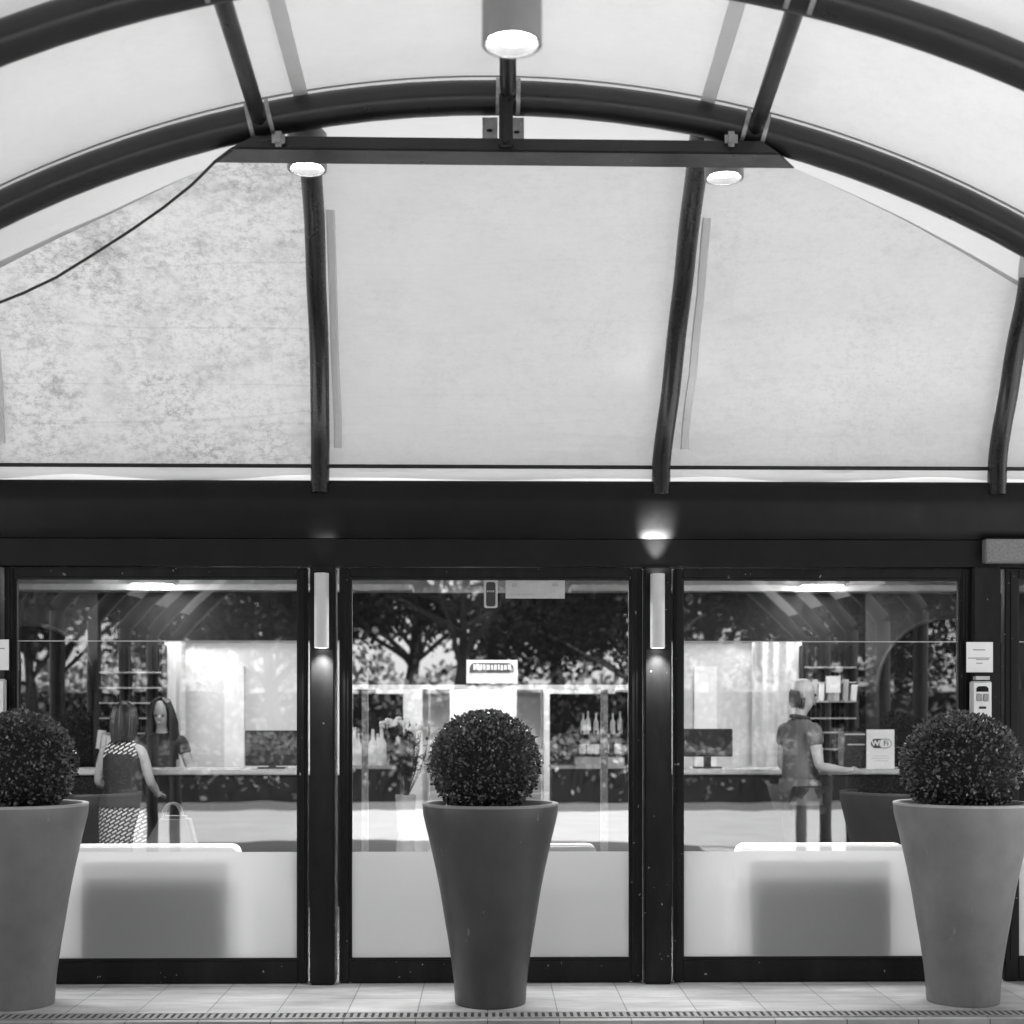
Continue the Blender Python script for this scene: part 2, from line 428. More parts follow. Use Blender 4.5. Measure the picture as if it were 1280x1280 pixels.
# ------------------------------------------------------------------ vaulted canopy
CX, CZ, RA = .03, -.63, 4.86          # circle of the arches
Y2 = 6.15; BAY = 1.15
arch_ys = [Y2 - BAY*i for i in range(7)]
COLX = 3.75
a_end = math.asin(COLX/RA)
can = thing('vaulted_canopy', (0, 2.5, 0), 'barrel vaulted entrance canopy of dark tubular steel arches under white translucent fabric', 'canopy')
def arcpt(a, r, Y): return Vector((CX + r*math.sin(a), Y, CZ + r*math.cos(a)))
for i, ya in enumerate(arch_ys):
    mb = MB(); mb.tube([arcpt(-a_end + 2*a_end*k/48, RA, ya) for k in range(49)], .072, 18)
    ar = mb.build('arch', M['steel'], can, True)
    zc = arcpt(a_end, RA, ya).z
    for sx in (-1, 1):
        m2 = MB(); m2.lathe([(.11, -.11), (.11, -.095), (.065, -.09), (.065, zc-.02)], (CX+sx*COLX, ya, 0), 16)
        m2.build('column', M['steel'], ar, True)
P2 = [(326, 141), (635, 122), (942, 148)]           # where the purlins meet the second arch in view
P1 = [(271, -31), (634, -58), (1001, -26)]
for pj in range(3):
    A = at(*P2[pj], Y2); A.z = CZ + math.sqrt(RA**2-(A.x-CX)**2)
    B = at(*P1[pj], Y2-BAY); B.z = CZ + math.sqrt(RA**2-(B.x-CX)**2)
    for i in range(6):
        ya, yb = arch_ys[i], arch_ys[i+1]
        p = Vector((A.x, ya-.05, A.z-.008)) if i == 0 else Vector((B.x, ya-.05, B.z-.008))
        q = Vector((B.x, yb+.05, B.z-.008))
        mb = MB(); mb.tube([p, q], .036, 14)
        pu = mb.build('purlin', M['steel'], can, True)
        # strap plates either side of the purlin's end, bent round the arch
        c = Vector((p.x, ya, CZ + math.sqrt(RA**2-(p.x-CX)**2)))
        slope = -(p.x-CX)/math.sqrt(RA**2-(p.x-CX)**2)
        t = Vector((1, 0, slope)).normalized(); nrm = Vector((-slope, 0, 1)).normalized(); fw = Vector((0, -1, 0))
        mb = MB()
        for sx in (-1, 1):
            ring = []
            for k in range(15):
                q_ = R(48 - 125*k/14)
                for rr, tw in ((.0735, -.009), (.0735, .009), (.084, .009), (.084, -.009)):
                    ring.append(c + t*(sx*.044 + tw) + (fw*math.cos(q_) + nrm*math.sin(q_))*rr)
            fs = [(4*k+j, 4*k+(j+1) % 4, 4*k+4+(j+1) % 4, 4*k+4+j) for k in range(14) for j in range(4)] + [(3,2,1,0), (56,57,58,59)]
            mb.add(ring, fs)
        mb.build('strap_bracket', M['bracket'], pu)
# tie beam under the crown of the second arch
YF, YR_ = Y2-.085, Y2+.075           # front and back of the beam
zt, zm = Z(171, YF), Z(188, YF)
mb = MB()
xl = (X(318, YF), X(286, YF), X(262, YR_), X(300, YR_)); xr = (X(952, YF), X(976, YF), X(996, YR_), X(960, YR_))
dz = -.008
v = [(xl[0], YF, zt), (xl[1], YF, zm), (xl[2], YR_, zm), (xl[3], YR_, zt), (xr[0], YF, zt+dz), (xr[1], YF, zm+dz), (xr[2], YR_, zm+dz), (xr[3], YR_, zt+dz)]
mb.add(v, [(0,1,2,3), (7,6,5,4), (0,4,5,1), (1,5,6,2), (2,6,7,3), (3,7,4,0)])
tb = mb.build('tie_beam', M['steel'], can, bevel=.007)
mb = MB()
cx_ = X(632, Y2)
mb.box(cx_-.03, cx_+.03, YF-.03, YF-.002, zm+.01, CZ+RA-.03)
mb.box(cx_-.012, cx_+.012, YF-.045, YF-.0305, zm+.02, CZ+RA-.05)
mb.build('post', M['steel'], tb, bevel=.004)
for (a0, a1) in ((603, 622), (640, 655)):
    MB().box(X(a0, Y2+.06), X(a1, Y2+.06), Y2+.055, Y2+.065, zt-.02, Z(140, Y2)).build('fixing_plate', M['plate'], tb)
for (a0, b0) in ((612, 163), (646, 165)):
    p = at(a0, b0, Y2+.05); MB().ball(p, (.014, .006, .007), 10, 6).build('bolt_hole', M['gasket'], tb)
for (a0, b0) in ((348, 176), (914, 176)):
    p = at(a0, b0, YF-.02)
    mb = MB(); mb.box(p.x-.028, p.x+.028, YF-.04, YF-.002, p.z-.025, p.z+.04)
    mb.build('end_cleat', M['bracket'], tb, bevel=.015)
# fabric of the vault
RF = RA + .10
NF = 64
a_f = math.asin(3.62/RF)
rows = []
yv0, yv1 = arch_ys[-1]-.12, Y2+.02
for j in range(61):
    y = yv0 + (yv1-yv0)*j/60
    row = []
    for k in range(NF+1):
        a = -a_f + 2*a_f*k/NF
        ph = ((Y2-y)/BAY) % 1.0
        sag = .018*math.sin(math.pi*ph)
        row.append(arcpt(a, RF-sag, y))
    rows.append(row)
roof = MB().grid(rows).build('roof_fabric', M['roof'], can, True)
mb = MB()
for (pa, pb) in (((346, 0), (377, 122)), ((922, 0), (884, 128))):
    # grey webbing straps welded along the fabric
    for sgn in (1,):
        pts = []
        for (px, py) in (pa, pb):
            # meet the sight line with the fabric's cylinder
            best = None
            for n in range(400):
                Y = 3.5 + n*.007
                p = at(px, py, Y)
                e = abs(math.hypot(p.x-CX, p.z-CZ) - (RF-.012))
                if best is None or e < best[0]: best = (e, p)
            pts.append(best[1])
        d = (pts[0]-pts[1]); far = pts[1] - d*0.0; near = Vector((pts[0].x, arch_ys[-1], pts[0].z))
        ang = lambda p: math.atan2(p.x-CX, p.z-CZ)
        L = []
        ys = [pts[1].y + .02 - .1*n for n in range(60)]
        for y in ys:
            kk = (pts[1].y-y)/max(.2, pts[1].y-pts[0].y); a = ang(pts[1]) + (ang(pts[0])-ang(pts[1]))*min(kk, 1.2)
            ph = ((Y2-y)/BAY) % 1.0
            L.append((arcpt(a-.0065, RF-.022-.018*math.sin(math.pi*ph), y), arcpt(a+.0065, RF-.022-.018*math.sin(math.pi*ph), y)))
        mb.grid(L)
mb.build('webbing_strap', M['batten'], can)

# ------------------------------------------------------------------ facade awning
AE, BE, YB, ZB = 1.9, 1.4, 7.97, 2.945
def on_awning(px, py, off=0.0):
    """the sight line's meeting with the awning's elliptic cylinder (lying OFF inside it)"""
    a, b = AE-off*0+0, BE-off
    lo = None
    prev = None
    for n in range(900):
        Y = YB - off - n*.0022
        p = at(px, py, Y)
        u = (Y - (YB-off-a))/a
        if u < -0.0: break
        z = ZB + b*math.sqrt(max(0, 1-min(1, u)**2))
        dlt = p.z - z
        if prev is not None and dlt <= 0 < prev[0]: return p
        if n == 0 and dlt <= 0: return Vector((p.x, Y, z))
        prev = (dlt, p)
    return p
def awn_pt(x, Y, off=0.0):
    u = (Y-(YB-off-AE))/AE
    return Vector((x, Y, ZB + (BE-off)*math.sqrt(max(0, 1-min(1, max(-1, u))**2))))
seam_px = [(-560, 640), (-300, 500), (-150, 415), (0, 335), (75, 297), (150, 262), (210, 232), (265, 208), (330, 194), (400, 187), (520, 182), (640, 180), (760, 182), (880, 187), (940, 196), (1000, 213), (1065, 243), (1130, 275), (1205, 317), (1280, 362), (1430, 450), (1580, 545), (1800, 660)]
seam = []
for (px, py) in seam_px:
    p = on_awning(px, min(py, 575))
    if py <= 575: seam.append(p)
def seam_at(x):
    if x <= seam[0].x: return seam[0]
    for p, q in zip(seam, seam[1:]):
        if p.x <= x <= q.x: return p.lerp(q, (x-p.x)/max(1e-6, q.x-p.x))
    return seam[-1]
xs0, xs1 = max(seam[0].x, CX-3.85), min(seam[-1].x, CX+3.85)
rows = []
for k in range(73):
    x = xs0 + (xs1-xs0)*k/72
    p = seam_at(x); q = Vector((x, Y2, CZ + math.sqrt(RF*RF-(x-CX)**2)))
    row = []
    for j in range(13):
        t = j/12; m_ = q.lerp(p, t); m_.z += .05*math.sin(math.pi*t)*(.3+abs(x-CX)/3); row.append(m_)
    rows.append(row)
MB().grid(rows).build('end_fabric', M['gore'], can, True)

awn = thing('facade_awning', (0, YB, ZB), 'curved translucent fabric awning on dark ribs rising from the beam over the doors', 'awning')
rib_px = [[(-24, 612), (-30, 500), (-40, 350), (-52, 215), (-60, 150)],
          [(400, 614), (399.5, 500), (394.5, 350), (389, 222), (384, 158)],
          [(826, 614), (839, 490), (855, 350), (871, 218), (878, 158)],
          [(1246, 614), (1262, 490), (1285, 370), (1312, 230), (1325, 160)]]
rib_path = []
for rp in rib_px:
    pts = [on_awning(px, py, .075) for px, py in rp]
    xs = lambda Y: None
    # x as a smooth function of Y along the rib
    P = []
    n = 40
    y1 = min(p.y for p in pts)
    a_top = math.acos(max(-1, min(1, (y1-(YB-.075-AE))/AE)))
    for k in range(n+1):
        a_ = a_top*k/n
        Y, z = YB-.075-AE+AE*math.cos(a_), ZB+(BE-.075)*math.sin(a_)
        x = None
        for p, q in zip(pts, pts[1:]):
            if p.z <= z <= q.z: x = p.x + (q.x-p.x)*((z-p.z)/max(1e-6, q.z-p.z))
        if x is None: x = pts[0].x if z < pts[0].z else pts[-1].x
        P.append(Vector((x, Y, z)))
    P = [Vector((P[0].x, YB-.078, ZB-.17))] + P
    for _ in range(4):
        for k in range(1, len(P)-1): P[k].x = (P[k-1].x+2*P[k].x+P[k+1].x)/4
    rib_path.append(P)
    MB().tube(P, .053, 14).build('rib', M['rib'], awn, True)
def rib_x(i, Y):
    P = rib_path[i]
    for p, q in zip(P, P[1:]):
        if q.y <= Y <= p.y: return p.x + (q.x-p.x)*((p.y-Y)/max(1e-6, p.y-q.y))
    return P[-1].x if Y < P[-1].y else P[0].x
def awning_panel(fx0, fx1, mat, label, seed):
    r_ = random.Random(seed); N, J = 30, 40
    cols = []
    for k in range(N+1):
        t = k/N; col = []
        xe = fx0(6.9)*(1-t) + fx1(6.9)*t
        sp = seam_at(xe)
        y_top = sp.y
        for j in range(J+1):
            s_ = j/J
            ph = math.acos(max(-1, min(1, (y_top-(YB-AE))/AE)))*s_
            Y = YB - AE + AE*math.cos(ph)
            x = fx0(Y)*(1-t) + fx1(Y)*t
            p = awn_pt(x, Y)
            sag = .02*math.sin(math.pi*t)*math.sin(math.pi*min(1, s_*1.1))
            p.z += sag*.3
            p.y += sag*.6 + .006*math.sin(9*t+seed+4*s_)*math.exp(-s_*6)
            col.append(p)
        cols.append(col)
    o = MB().grid(cols).build('awning_panel', mat, awn, True)
    if label: o['label'] = label
    return o
awning_panel(lambda Y: -7.5, lambda Y: rib_x(0, Y), M['awn'], None, 1)
awning_panel(lambda Y: rib_x(0, Y), lambda Y: rib_x(1, Y), M['awn_dirty'], 'mildewed white fabric panel speckled with grey dirt', 2)
awning_panel(lambda Y: rib_x(1, Y), lambda Y: rib_x(2, Y), M['awn'], None, 3)
awning_panel(lambda Y: rib_x(2, Y), lambda Y: rib_x(3, Y), M['awn'], None, 4)
awning_panel(lambda Y: rib_x(3, Y), lambda Y: 7.5, M['awn'], None, 5)
for bp in ([(413, 262), (416, 350), (419, 450), (423, 562)], [(884, 272), (876, 370), (866, 470), (856, 566)], [(-14, 290), (-8, 400), (2, 556)]):
    pts = [on_awning(px, py, .03) for px, py in bp]
    rows = []
    for k in range(25):
        t = k/24*(len(pts)-1); i = min(int(t), len(pts)-2); p = pts[i].lerp(pts[i+1], t-i)
        p = awn_pt(p.x, p.y, .03)
        rows.append([p + Vector((-.024, 0, 0)), p + Vector((-.020, -.012, -.006)), p + Vector((.016, -.010, -.005)), p + Vector((.022, 0, 0))])
    MB().grid(rows).build('batten_sleeve', M['batten'], awn)
MB().tube([(-5, YB-.05, ZB-.01), (5, YB-.05, ZB-.018)], .011, 8).build('hem_rod', M['gasket'], awn)
# the loose hem of the fabric below the rod
rows = []
for k in range(160):
    x = -4.9 + 9.8*k/159
    rows.append([Vector((x, YB-.035 + .006*math.sin(x*7) + .004*math.sin(x*23), ZB-.005)),
                 Vector((x, YB-.040 + .010*math.sin(x*5+1), ZB-.045)),
                 Vector((x, YB-.03, ZB-.10))])
MB().grid(rows).build('hem_flap', M['valance'], awn, True)

# ------------------------------------------------------------------ hotel building: front
hb = thing('hotel_building', (0, 8.0, 0), 'hotel front of dark metal frames and glass doors under a dark beam, lobby behind', 'building')
z0, z1 = Z(673, 7.95), Z(600, 7.89)
hF = z1-z0
prof = [(8.0, z0), (7.963, z0)]
prof += [(7.958, z0+.004), (7.932, z0+.058), (7.909, z0+.11), (7.892, z0+.15), (7.880, z0+.19)]
prof += [(7.876, z0+.22), (7.880, z0+.27)]
for k in range(1, 6):
    q = R(90*k/5); prof.append((7.92 - .04*math.cos(q), z1-.04 + .04*math.sin(q)))
prof.append((8.0, z1+.004))
MB().prism_x(prof, -5.2, 5.2).build('fascia_beam', M['fascia'], hb, True)
zl0, zl1 = Z(708, 7.97), z0
MB().box(-5.2, 5.2, 7.965, 8.10, zl0, zl1-.004).build('lintel', M['frame_panel'], hb)
MB().box(-5.2, 5.2, 8.001, 8.1, z0, zl1+.29).build('upper_wall', M['plaster'], hb)
def mullion(p0, p1):
    x0, x1 = X(p0, 7.93), X(p1, 7.93)
    mb = MB(); mb.box(x0, x1, 7.935, 8.10, .001, zl0-.002)
    mb.build('mullion', M['frame'], hb, bevel=.008)
mullion(387, 418); mullion(806, 840); mullion(1217, 1252); mullion(-34, -2)
def door(px0, px1, pn0, pn1, film=True, split=True, name='glass_door', gm='glass_side'):
    Y = 7.985
    x0, x1 = X(px0, Y), X(px1, Y); i0, i1 = X(pn0, Y), X(pn1, Y)
    zt_, zb2 = zl0-.006, .004
    zi1, zi0 = Z(722, Y), Z(1200, Y)
    mb = MB()
    for (a, b, c, d) in ((x0, i0, zb2, zt_), (i1, x1, zb2, zt_), (i0+.0005, i1-.0005, zb2, zi0), (i0+.0005, i1-.0005, zi1, zt_)):
        mb.box(a, b, Y, Y+.06, c, d)
    fr = mb.build(name, M['frame'], hb, bevel=.006)
    mb = MB(); gk = .012
    for (a, b, c, d) in ((i0+.001, i0+gk, zi0+.001, zi1-.001), (i1-gk, i1-.001, zi0+.001, zi1-.001), (i0+gk, i1-gk, zi0+.001, zi0+gk), (i0+gk, i1-gk, zi1-gk, zi1-.001)):
        mb.box(a, b, Y+.02, Y+.05, c, d)
    mb.build('gasket', M['gasket'], fr)
    # raised bead on the stiles
    for xm in ((x0+i0)/2, (i1+x1)/2):
        MB().box(xm-.006, xm+.006, Y-.006, Y+.0005, zb2+.12, zt_-.02).build('bead', M['frame'], fr)
    yg = Y+.032
    a, b, c, d = i0+gk*.5, i1-gk*.5, zi0+gk*.5, zi1-gk*.5
    zs = Z(801, Y) if split else d
    MB().add([(a, yg, c), (b, yg, c), (b, yg, zs), (a, yg, zs)], [(0,1,2,3)]).build('glass_pane', M[gm], fr)
    if split:
        MB().add([(a, yg+.002, zs), (b, yg+.002, zs), (b, yg+.002, d), (a, yg+.002, d)], [(0,1,2,3)]).build('upper_pane', M['glass_top'], fr)
        MB().box(a, b, yg-.004, yg+.0015, zs-.004, zs+.001).build('pane_edge', M['alu'], fr)
    if film:
        zf = Z(1065, Y)
        MB().add([(a, yg-.006, c), (b, yg-.006, c), (b, yg-.006, zf), (a, yg-.006, zf)], [(0,1,2,3)]).build('frosted_film', M['film'], fr)
    return fr
door(5, 384, 17, 373)
door(424, 803, 437, 789, split=False, gm='glass')
door(842, 1214, 853, 1202)
door(1256, 1640, 1273, 1625)
door(-420, -37, -405, -50)
MB().box(-5.2, X(-424, 7.985), 7.96, 8.10, .001, zl0-.003).build('side_wall_panel', M['frame_panel'], hb)

# ------------------------------------------------------------------ hotel building: lobby
YBK = 13.4
structure(MB().box(-5.2, 5.2, 8.031, 18.5, -.2, -.002).build('lobby_floor', M['lobbyfloor']))
zc = Z(727, 12.9)
MB().box(-5.2, 5.2, 8.101, 18.5, zc, zc+.04).build('lobby_ceiling', M['ceiling'], hb)
mb = MB(); mb.box(-5.4, -5.2, 8.1, 18.5, -.05, zc+.04); mb.box(5.2, 5.4, 8.1, 18.5, -.05, zc+.04); mb.box(-5.2, 5.2, 18.5, 18.7, -.05, zc+.04)
mb.build('lobby_side_wall', M['greywall'], hb)
zcor = Z(741, YBK)
def wall(px0, px1, mat, z0=0, z1=None, Y=YBK, name='back_wall', th=.1):
    return MB().box(X(px0, Y), X(px1, Y), Y, Y+th, z0, z1 if z1 is not None else zcor).build(name, mat, hb)
# bright cornice over the back wall, broken at the middle doorway
mb = MB(); mb.box(-5.19, X(517, YBK), YBK-.25, YBK+.1, zcor, zc-.002); mb.box(X(712, YBK), 5.19, YBK-.25, YBK+.1, zcor, zc-.002)
mb.build('cornice', M['white'], hb)
wall(-460, 122, M['greywall']); wall(1082, 1640, M['greywall'])
wall(122.5, 205, M['darkwall']); wall(1003, 1081.5, M['darkwall'])
wall(205.5, 440, M['whitewall'], 0, zcor); wall(786, 1002.5, M['whitewall'], 0, zcor)
mb = MB(); mb.box(X(440.5, YBK), X(785.5, YBK), YBK+.001, YBK+.1, Z(858, YBK), zcor); mb.build('door_header', M['darkwall'], hb)
for (p0, p1) in ((205.5, 440), (786, 1002.5)):
    MB().box(X(p0, YBK-.06), X(p1, YBK-.06), YBK-.07, YBK-.003, Z(801, YBK), zcor-.002).build('bulkhead', M['darkwall'], hb)
# arched niches in the grey walls
for (pc, pr) in ((38, 78), (1186, 88)):
    xc = X(pc, YBK); r = pr/ (F/YBK); zs = Z(862, YBK)
    poly = [(xc-r, 1.0), (xc+r, 1.0)] + [(xc + r*math.cos(R(a)), zs + r*math.sin(R(a))) for a in range(0, 181, 9)]
    MB().prism(poly, YBK-.012, YBK-.002).build('arched_niche', M['screen'], hb)
    mb = MB(); mb.tube([(xc + (r+.02)*math.cos(R(a)), YBK-.015, zs + (r+.02)*math.sin(R(a))) for a in range(0, 181, 6)], .02, 8)
    mb.build('arch_trim', M['greywall'], hb, True)
# curtains: pleated
def curtain(px0, px1, Y, z0, z1, label):
    x0, x1 = X(px0, Y), X(px1, Y); rows = []
    n = int((x1-x0)/.012)
    for k in range(n+1):
        x = x0 + (x1-x0)*k/n; y = Y + .025*math.sin(x*55) + .012*math.sin(x*23+1)
        rows.append([(x, y, z0), (x, y, z1)])
    o = MB().grid(rows).build('curtain', M['curtain'], None, True)
    return tag(root_at(o, ((x0+x1)/2, Y, z0)), label, 'curtain', 'white curtains on the back wall of the lobby')
curtain(207, 232, YBK-.16, .02, Z(803, YBK), 'narrow white pleated curtain beside the shelves behind the two women')
curtain(940, 1000, YBK-.16, .02, Z(803, YBK), 'wide white pleated curtain on the wall behind the man in the polo shirt')
mb = MB(); mb.box(X(280, YBK-.05), X(305, YBK-.05), YBK-.05, YBK-.004, .3, Z(833, YBK)); mb.build('wall_panel', M['white'], hb)
mb = MB(); mb.box(X(868, YBK-.05), X(896, YBK-.05), YBK-.05, YBK-.004, .3, Z(833, YBK)); mb.build('wall_panel', M['white'], hb)
# middle doorway: bright room behind an inner glass screen
mb = MB(); mb.box(X(470, 15.8), X(770, 15.8), 15.8, 15.9, 0, zc-.01); mb.build('far_wall', M['whitewall'], hb)
for (p0, p1) in ((528, 562), (646, 680)):
    mb = MB(); mb.box(X(p0, 13.9), X(p1, 13.9), 13.9, 14.05, 0, Z(862, 13.9)); mb.build('white_pier', M['whitewall'], hb)
for (p0, p1) in ((452, 460), (535, 538), (676, 679), (751, 760)):
    mb = MB(); mb.box(X(p0, 9.6), X(p1, 9.6), 9.6, 9.63, .001, Z(862, 9.6)); mb.build('screen_post', M['chrome'], hb)
mb = MB(); mb.box(X(437, 9.6), X(786, 9.6), 9.57, 9.64, Z(862, 9.6)+.001, Z(856, 9.6)); mb.build('screen_header', M['alu'], hb)

# ceiling lights of the lobby; the wide panels are added to brighten it
def ceiling_light(x, y, wx, wy, label, power_mat='ceil_fill'):
    t = thing('ceiling_light', (x, y, zc-.05), label, 'ceiling light', 'flat lit panels on the lobby ceiling')
    mb = MB(); mb.box(x-wx/2-.02, x+wx/2+.02, y-wy/2-.02, y+wy/2+.02, zc-.035, zc-.001); mb.build('housing', M['white'], t)
    mb = MB(); mb.box(x-wx/2, x+wx/2, y-wy/2, y+wy/2, zc-.05, zc-.0355); mb.build('diffuser', M[power_mat], t)
    return t
ceiling_light(X(192, 12.95), 12.95, .34, .25, 'small bright ceiling panel at the back, above the two women', 'ceil_bright')
ceiling_light(X(1026, 12.95), 12.95, .34, .25, 'small bright ceiling panel at the back, above the man in the polo shirt', 'ceil_bright')
for i, (x, y) in enumerate(((-3.0, 8.5), (0, 8.5), (3.0, 8.5), (-2.2, 11.9), (2.4, 11.9), (0, 14.8))):  # added panels; the row behind the lintel brightens film and sofa backs
    ceiling_light(x, y, .9, .5, ['wide added light panel, out of view above the sofa by the women', 'wide added light panel, out of view just inside the middle door', 'wide added light panel, out of view above the sofa by the man', 'wide added light panel over the counter with the women', 'wide added light panel over the counter with the man', 'wide added light panel in the bright room behind the inner screen'][i], 'ceil_bright' if i < 3 or i == 5 else 'ceil_fill')

# reception counters
def counter(px0, px1, label):
    Y = 11.2; x0, x1 = X(px0, Y), X(px1, Y); zt_ = Z(962, Y)
    t = thing('reception_counter', ((x0+x1)/2, Y, 0), label, 'counter')
    MB().box(x0+.02, x1-.02, Y+.05, Y+.55, .08, zt_-.045).build('counter_body', M['counter'], t)
    MB().box(x0, x1, Y, Y+.62, zt_-.04, zt_).build('counter_top', M['countertop'], t, bevel=.008)
    MB().box(x0+.04, x1-.04, Y+.09, Y+.5, 0, .079).build('plinth', M['gasket'], t)
    return zt_
zct = counter(-140, 436, 'long dark counter with a pale top where two women stand')
counter(792, 1330, 'long dark counter with a pale top where the man in shorts stands')
def monitor(px0, px1, py0, py1, Y, label, wide=True):
    x0, x1 = X(px0, Y), X(px1, Y); z0_, z1_ = Z(py0, Y), Z(py1, Y)
    t = thing('computer_monitor', ((x0+x1)/2, Y, zct), label, 'monitor')
    mb = MB(); mb.box(x0, x1, Y, Y+.035, z1_, z0_); mb.build('casing', M['black'], t, bevel=.006)
    mb = MB(); mb.box(x0+.02, x1-.02, Y+.0355, Y+.038, z1_+.02, z0_-.02); mb.build('screen', M['screen'], t)
    mb = MB(); xm = (x0+x1)/2; mb.box(xm-.03, xm+.03, Y+.005, Y+.03, zct+.012, z1_-.001); mb.box(xm-.11, xm+.11, Y-.05, Y+.09, zct+.001, zct+.0115); mb.build('stand', M['black'], t)
monitor(306, 374, 913, 957, 11.5, 'black monitor on the pale counter top, between the women and the door post')
monitor(853, 916, 911, 946, 11.5, 'black monitor on the counter behind the man, near the middle door post')
# dark terminal next to the wifi sign
Y = 11.45; x0, x1 = X(1055, Y), X(1082, Y)
t = thing('desk_terminal', ((x0+x1)/2, Y, zct), 'dark upright desk terminal with grey trim lines beside the white sign', 'terminal')
MB().box(x0, x1, Y, Y+.2, zct+.001, Z(915, Y)).build('casing', M['black'], t, bevel=.006)
mb = MB(); mb.box(x0+.004, x1-.004, Y-.004, Y+.0005, Z(917, Y)-.012, Z(917, Y)); mb.box(x0+.03, x1-.004, Y-.004, Y+.0005, Z(930, Y)-.01, Z(930, Y)); mb.build('trim', M['alu'], t)

# text as mesh
def text_mesh(s_, size, loc, mat, name, parent, depth=.001, sx=1.0, bold=0):
    cu = bpy.data.curves.new(name, 'FONT'); cu.body = s_; cu.size = size; cu.align_x = 'CENTER'; cu.align_y = 'CENTER'; cu.extrude = depth; cu.offset = bold
    o = bpy.data.objects.new(name, cu); COL.objects.link(o)
    bpy.context.view_layer.update()
    me = bpy.data.meshes.new_from_object(o.evaluated_get(bpy.context.evaluated_depsgraph_get()))
    bpy.data.objects.remove(o); bpy.data.curves.remove(cu)
    me.transform(Matrix.Diagonal((sx, 1, 1, 1)))
    me.transform(Matrix.Translation(Vector(loc)) @ Euler((R(90), 0, 0)).to_matrix().to_4x4())
    me.materials.clear(); me.materials.append(mat)
    ob = bpy.data.objects.new(name, me); COL.objects.link(ob); ob.parent = parent
    me.transform(Matrix.Translation(-parent_world(parent)))
    return ob
# white wifi sign on the counter
Y = 11.3; x0, x1 = X(1083.5, Y), X(1118, Y); zs1 = Z(912, Y); s_ = F/Y
sg = thing('wifi_sign', ((x0+x1)/2, Y, zct), 'white upright card sign with a Wi Fi pill logo standing on the counter', 'sign')
MB().box(x0, x1, Y, Y+.012, zct+.001, zs1).build('card', M['paper'], sg)
def pill(xa, xb, za, zb, y0, y1, half=None):
    r = (zb-za)/2; P = []
    if half != 'right': P += [(xa+r+r*math.cos(R(a)), (za+zb)/2 + r*math.sin(R(a))) for a in range(90, 271, 15)]
    else: P += [(xa, zb), (xa, za)]
    if half != 'left': P += [(xb-r+r*math.cos(R(a)), (za+zb)/2 + r*math.sin(R(a))) for a in range(-90, 91, 15)]
    else: P += [(xb, za), (xb, zb)]
    return MB().prism(P, y0, y1)
pa, pb, pm = X(1088.5, Y), X(1114.5, Y), X(1101, Y); za, zb = Z(935.5, Y), Z(923.5, Y)
pill(pa, pb, za, zb, Y-.002, Y-.0005).build('logo_outline', M['ink'], sg)
pill(pm, pb-.006, za+.006, zb-.006, Y-.0035, Y-.0022, 'right').build('logo_field', M['paper'], sg)
text_mesh('Wi', .062, ((pa+pm)/2+.003, Y-.0035, (za+zb)/2), M['paper'], 'logo_letters', sg, bold=.002)
text_mesh('Fi', .062, ((pb+pm)/2-.003, Y-.005, (za+zb)/2), M['ink'], 'logo_letters', sg, bold=.001)
mb = MB()
for (py, w_) in ((945, .13), (948, .15), (951, .12)):
    mb.box((x0+x1)/2-w_/2, (x0+x1)/2+w_/2, Y-.0016, Y-.0004, Z(py, Y)-.003, Z(py, Y))
mb.build('small_print', M['inkgrey'], sg)

# shelving with bottles on the dark wall sections
def bottle(p, h, label, mat, group):
    o = MB().lathe([(.036*h/.3, 0), (.038*h/.3, .02), (.038*h/.3, h*.58), (.014*h/.3, h*.74), (.013*h/.3, h)], p, 10).build('bottle', mat, None, True)
    o = root_at(o, p); return tag(o, label, 'bottle', group)
def shelf_unit(px0, px1, pys, label, Y=13.05):
    x0, x1 = X(px0, Y), X(px1, Y)
    t = thing('wall_shelving', ((x0+x1)/2, Y, 0), label, 'shelving')
    MB().box(x0, x1, Y+.30, Y+.33, 0, Z(806, Y)).build('back_panel', M['darkwall'], t)
    for py in pys:
        MB().box(x0+.012, x1-.012, Y, Y+.299, Z(py, Y)-.012, Z(py, Y)).build('shelf', M['alu'], t)
    for xx in (x0, x1-.012):
        MB().box(xx, xx+.0115, Y, Y+.299, 0, Z(806, Y)).build('side_panel', M['counter'], t)
    mb = MB(); n = 11
    for k in range(1, n): mb.box(x0+(x1-x0)*k/n-.004, x0+(x1-x0)*k/n+.004, Y+.27, Y+.299, .2, Z(806, Y))
    mb.build('slats', M['steel'], t)
pysA = (840, 859, 878, 897, 916, 936)
shelf_unit(122, 203, pysA, 'tall dark wall shelving with thin pale shelves behind the two women')
pysB = (833, 852, 876, 897, 915, 936)
shelf_unit(1004, 1072, pysB, 'tall dark wall shelving with books and cards behind the man')
def book(x, Y, z, w_, h, mat, label, group, tilt=0):
    o = MB().box(-w_/2, w_/2, -.08, .08, 0, h).build('book', mat, None)
    o.location = (x, Y, z+.001+abs(math.sin(tilt))*w_/2); o.rotation_euler = (0, tilt, 0)
    return tag(o, label, 'book', group)
for i, (px, h, tl) in enumerate(((151, .13, .1), (157, .15, 0), (163, .14, .06))):
    book(X(px, 13.12), 13.12, Z(897, 13.05), .04, h, M['paper'], 'white book upright in a row of three over the dark haired woman', 'white books above the customer on the shelving', tl)
for i, (px, h, tl) in enumerate(((125, .17, .12), (131, .13, .15), (137, .12, .1))):
    book(X(px, 13.12), 13.12, Z(936, 13.05), .035, h, M['paper'], 'white book leaning on the low shelf beside the customer in the patterned top', 'white books on the low shelf', tl)
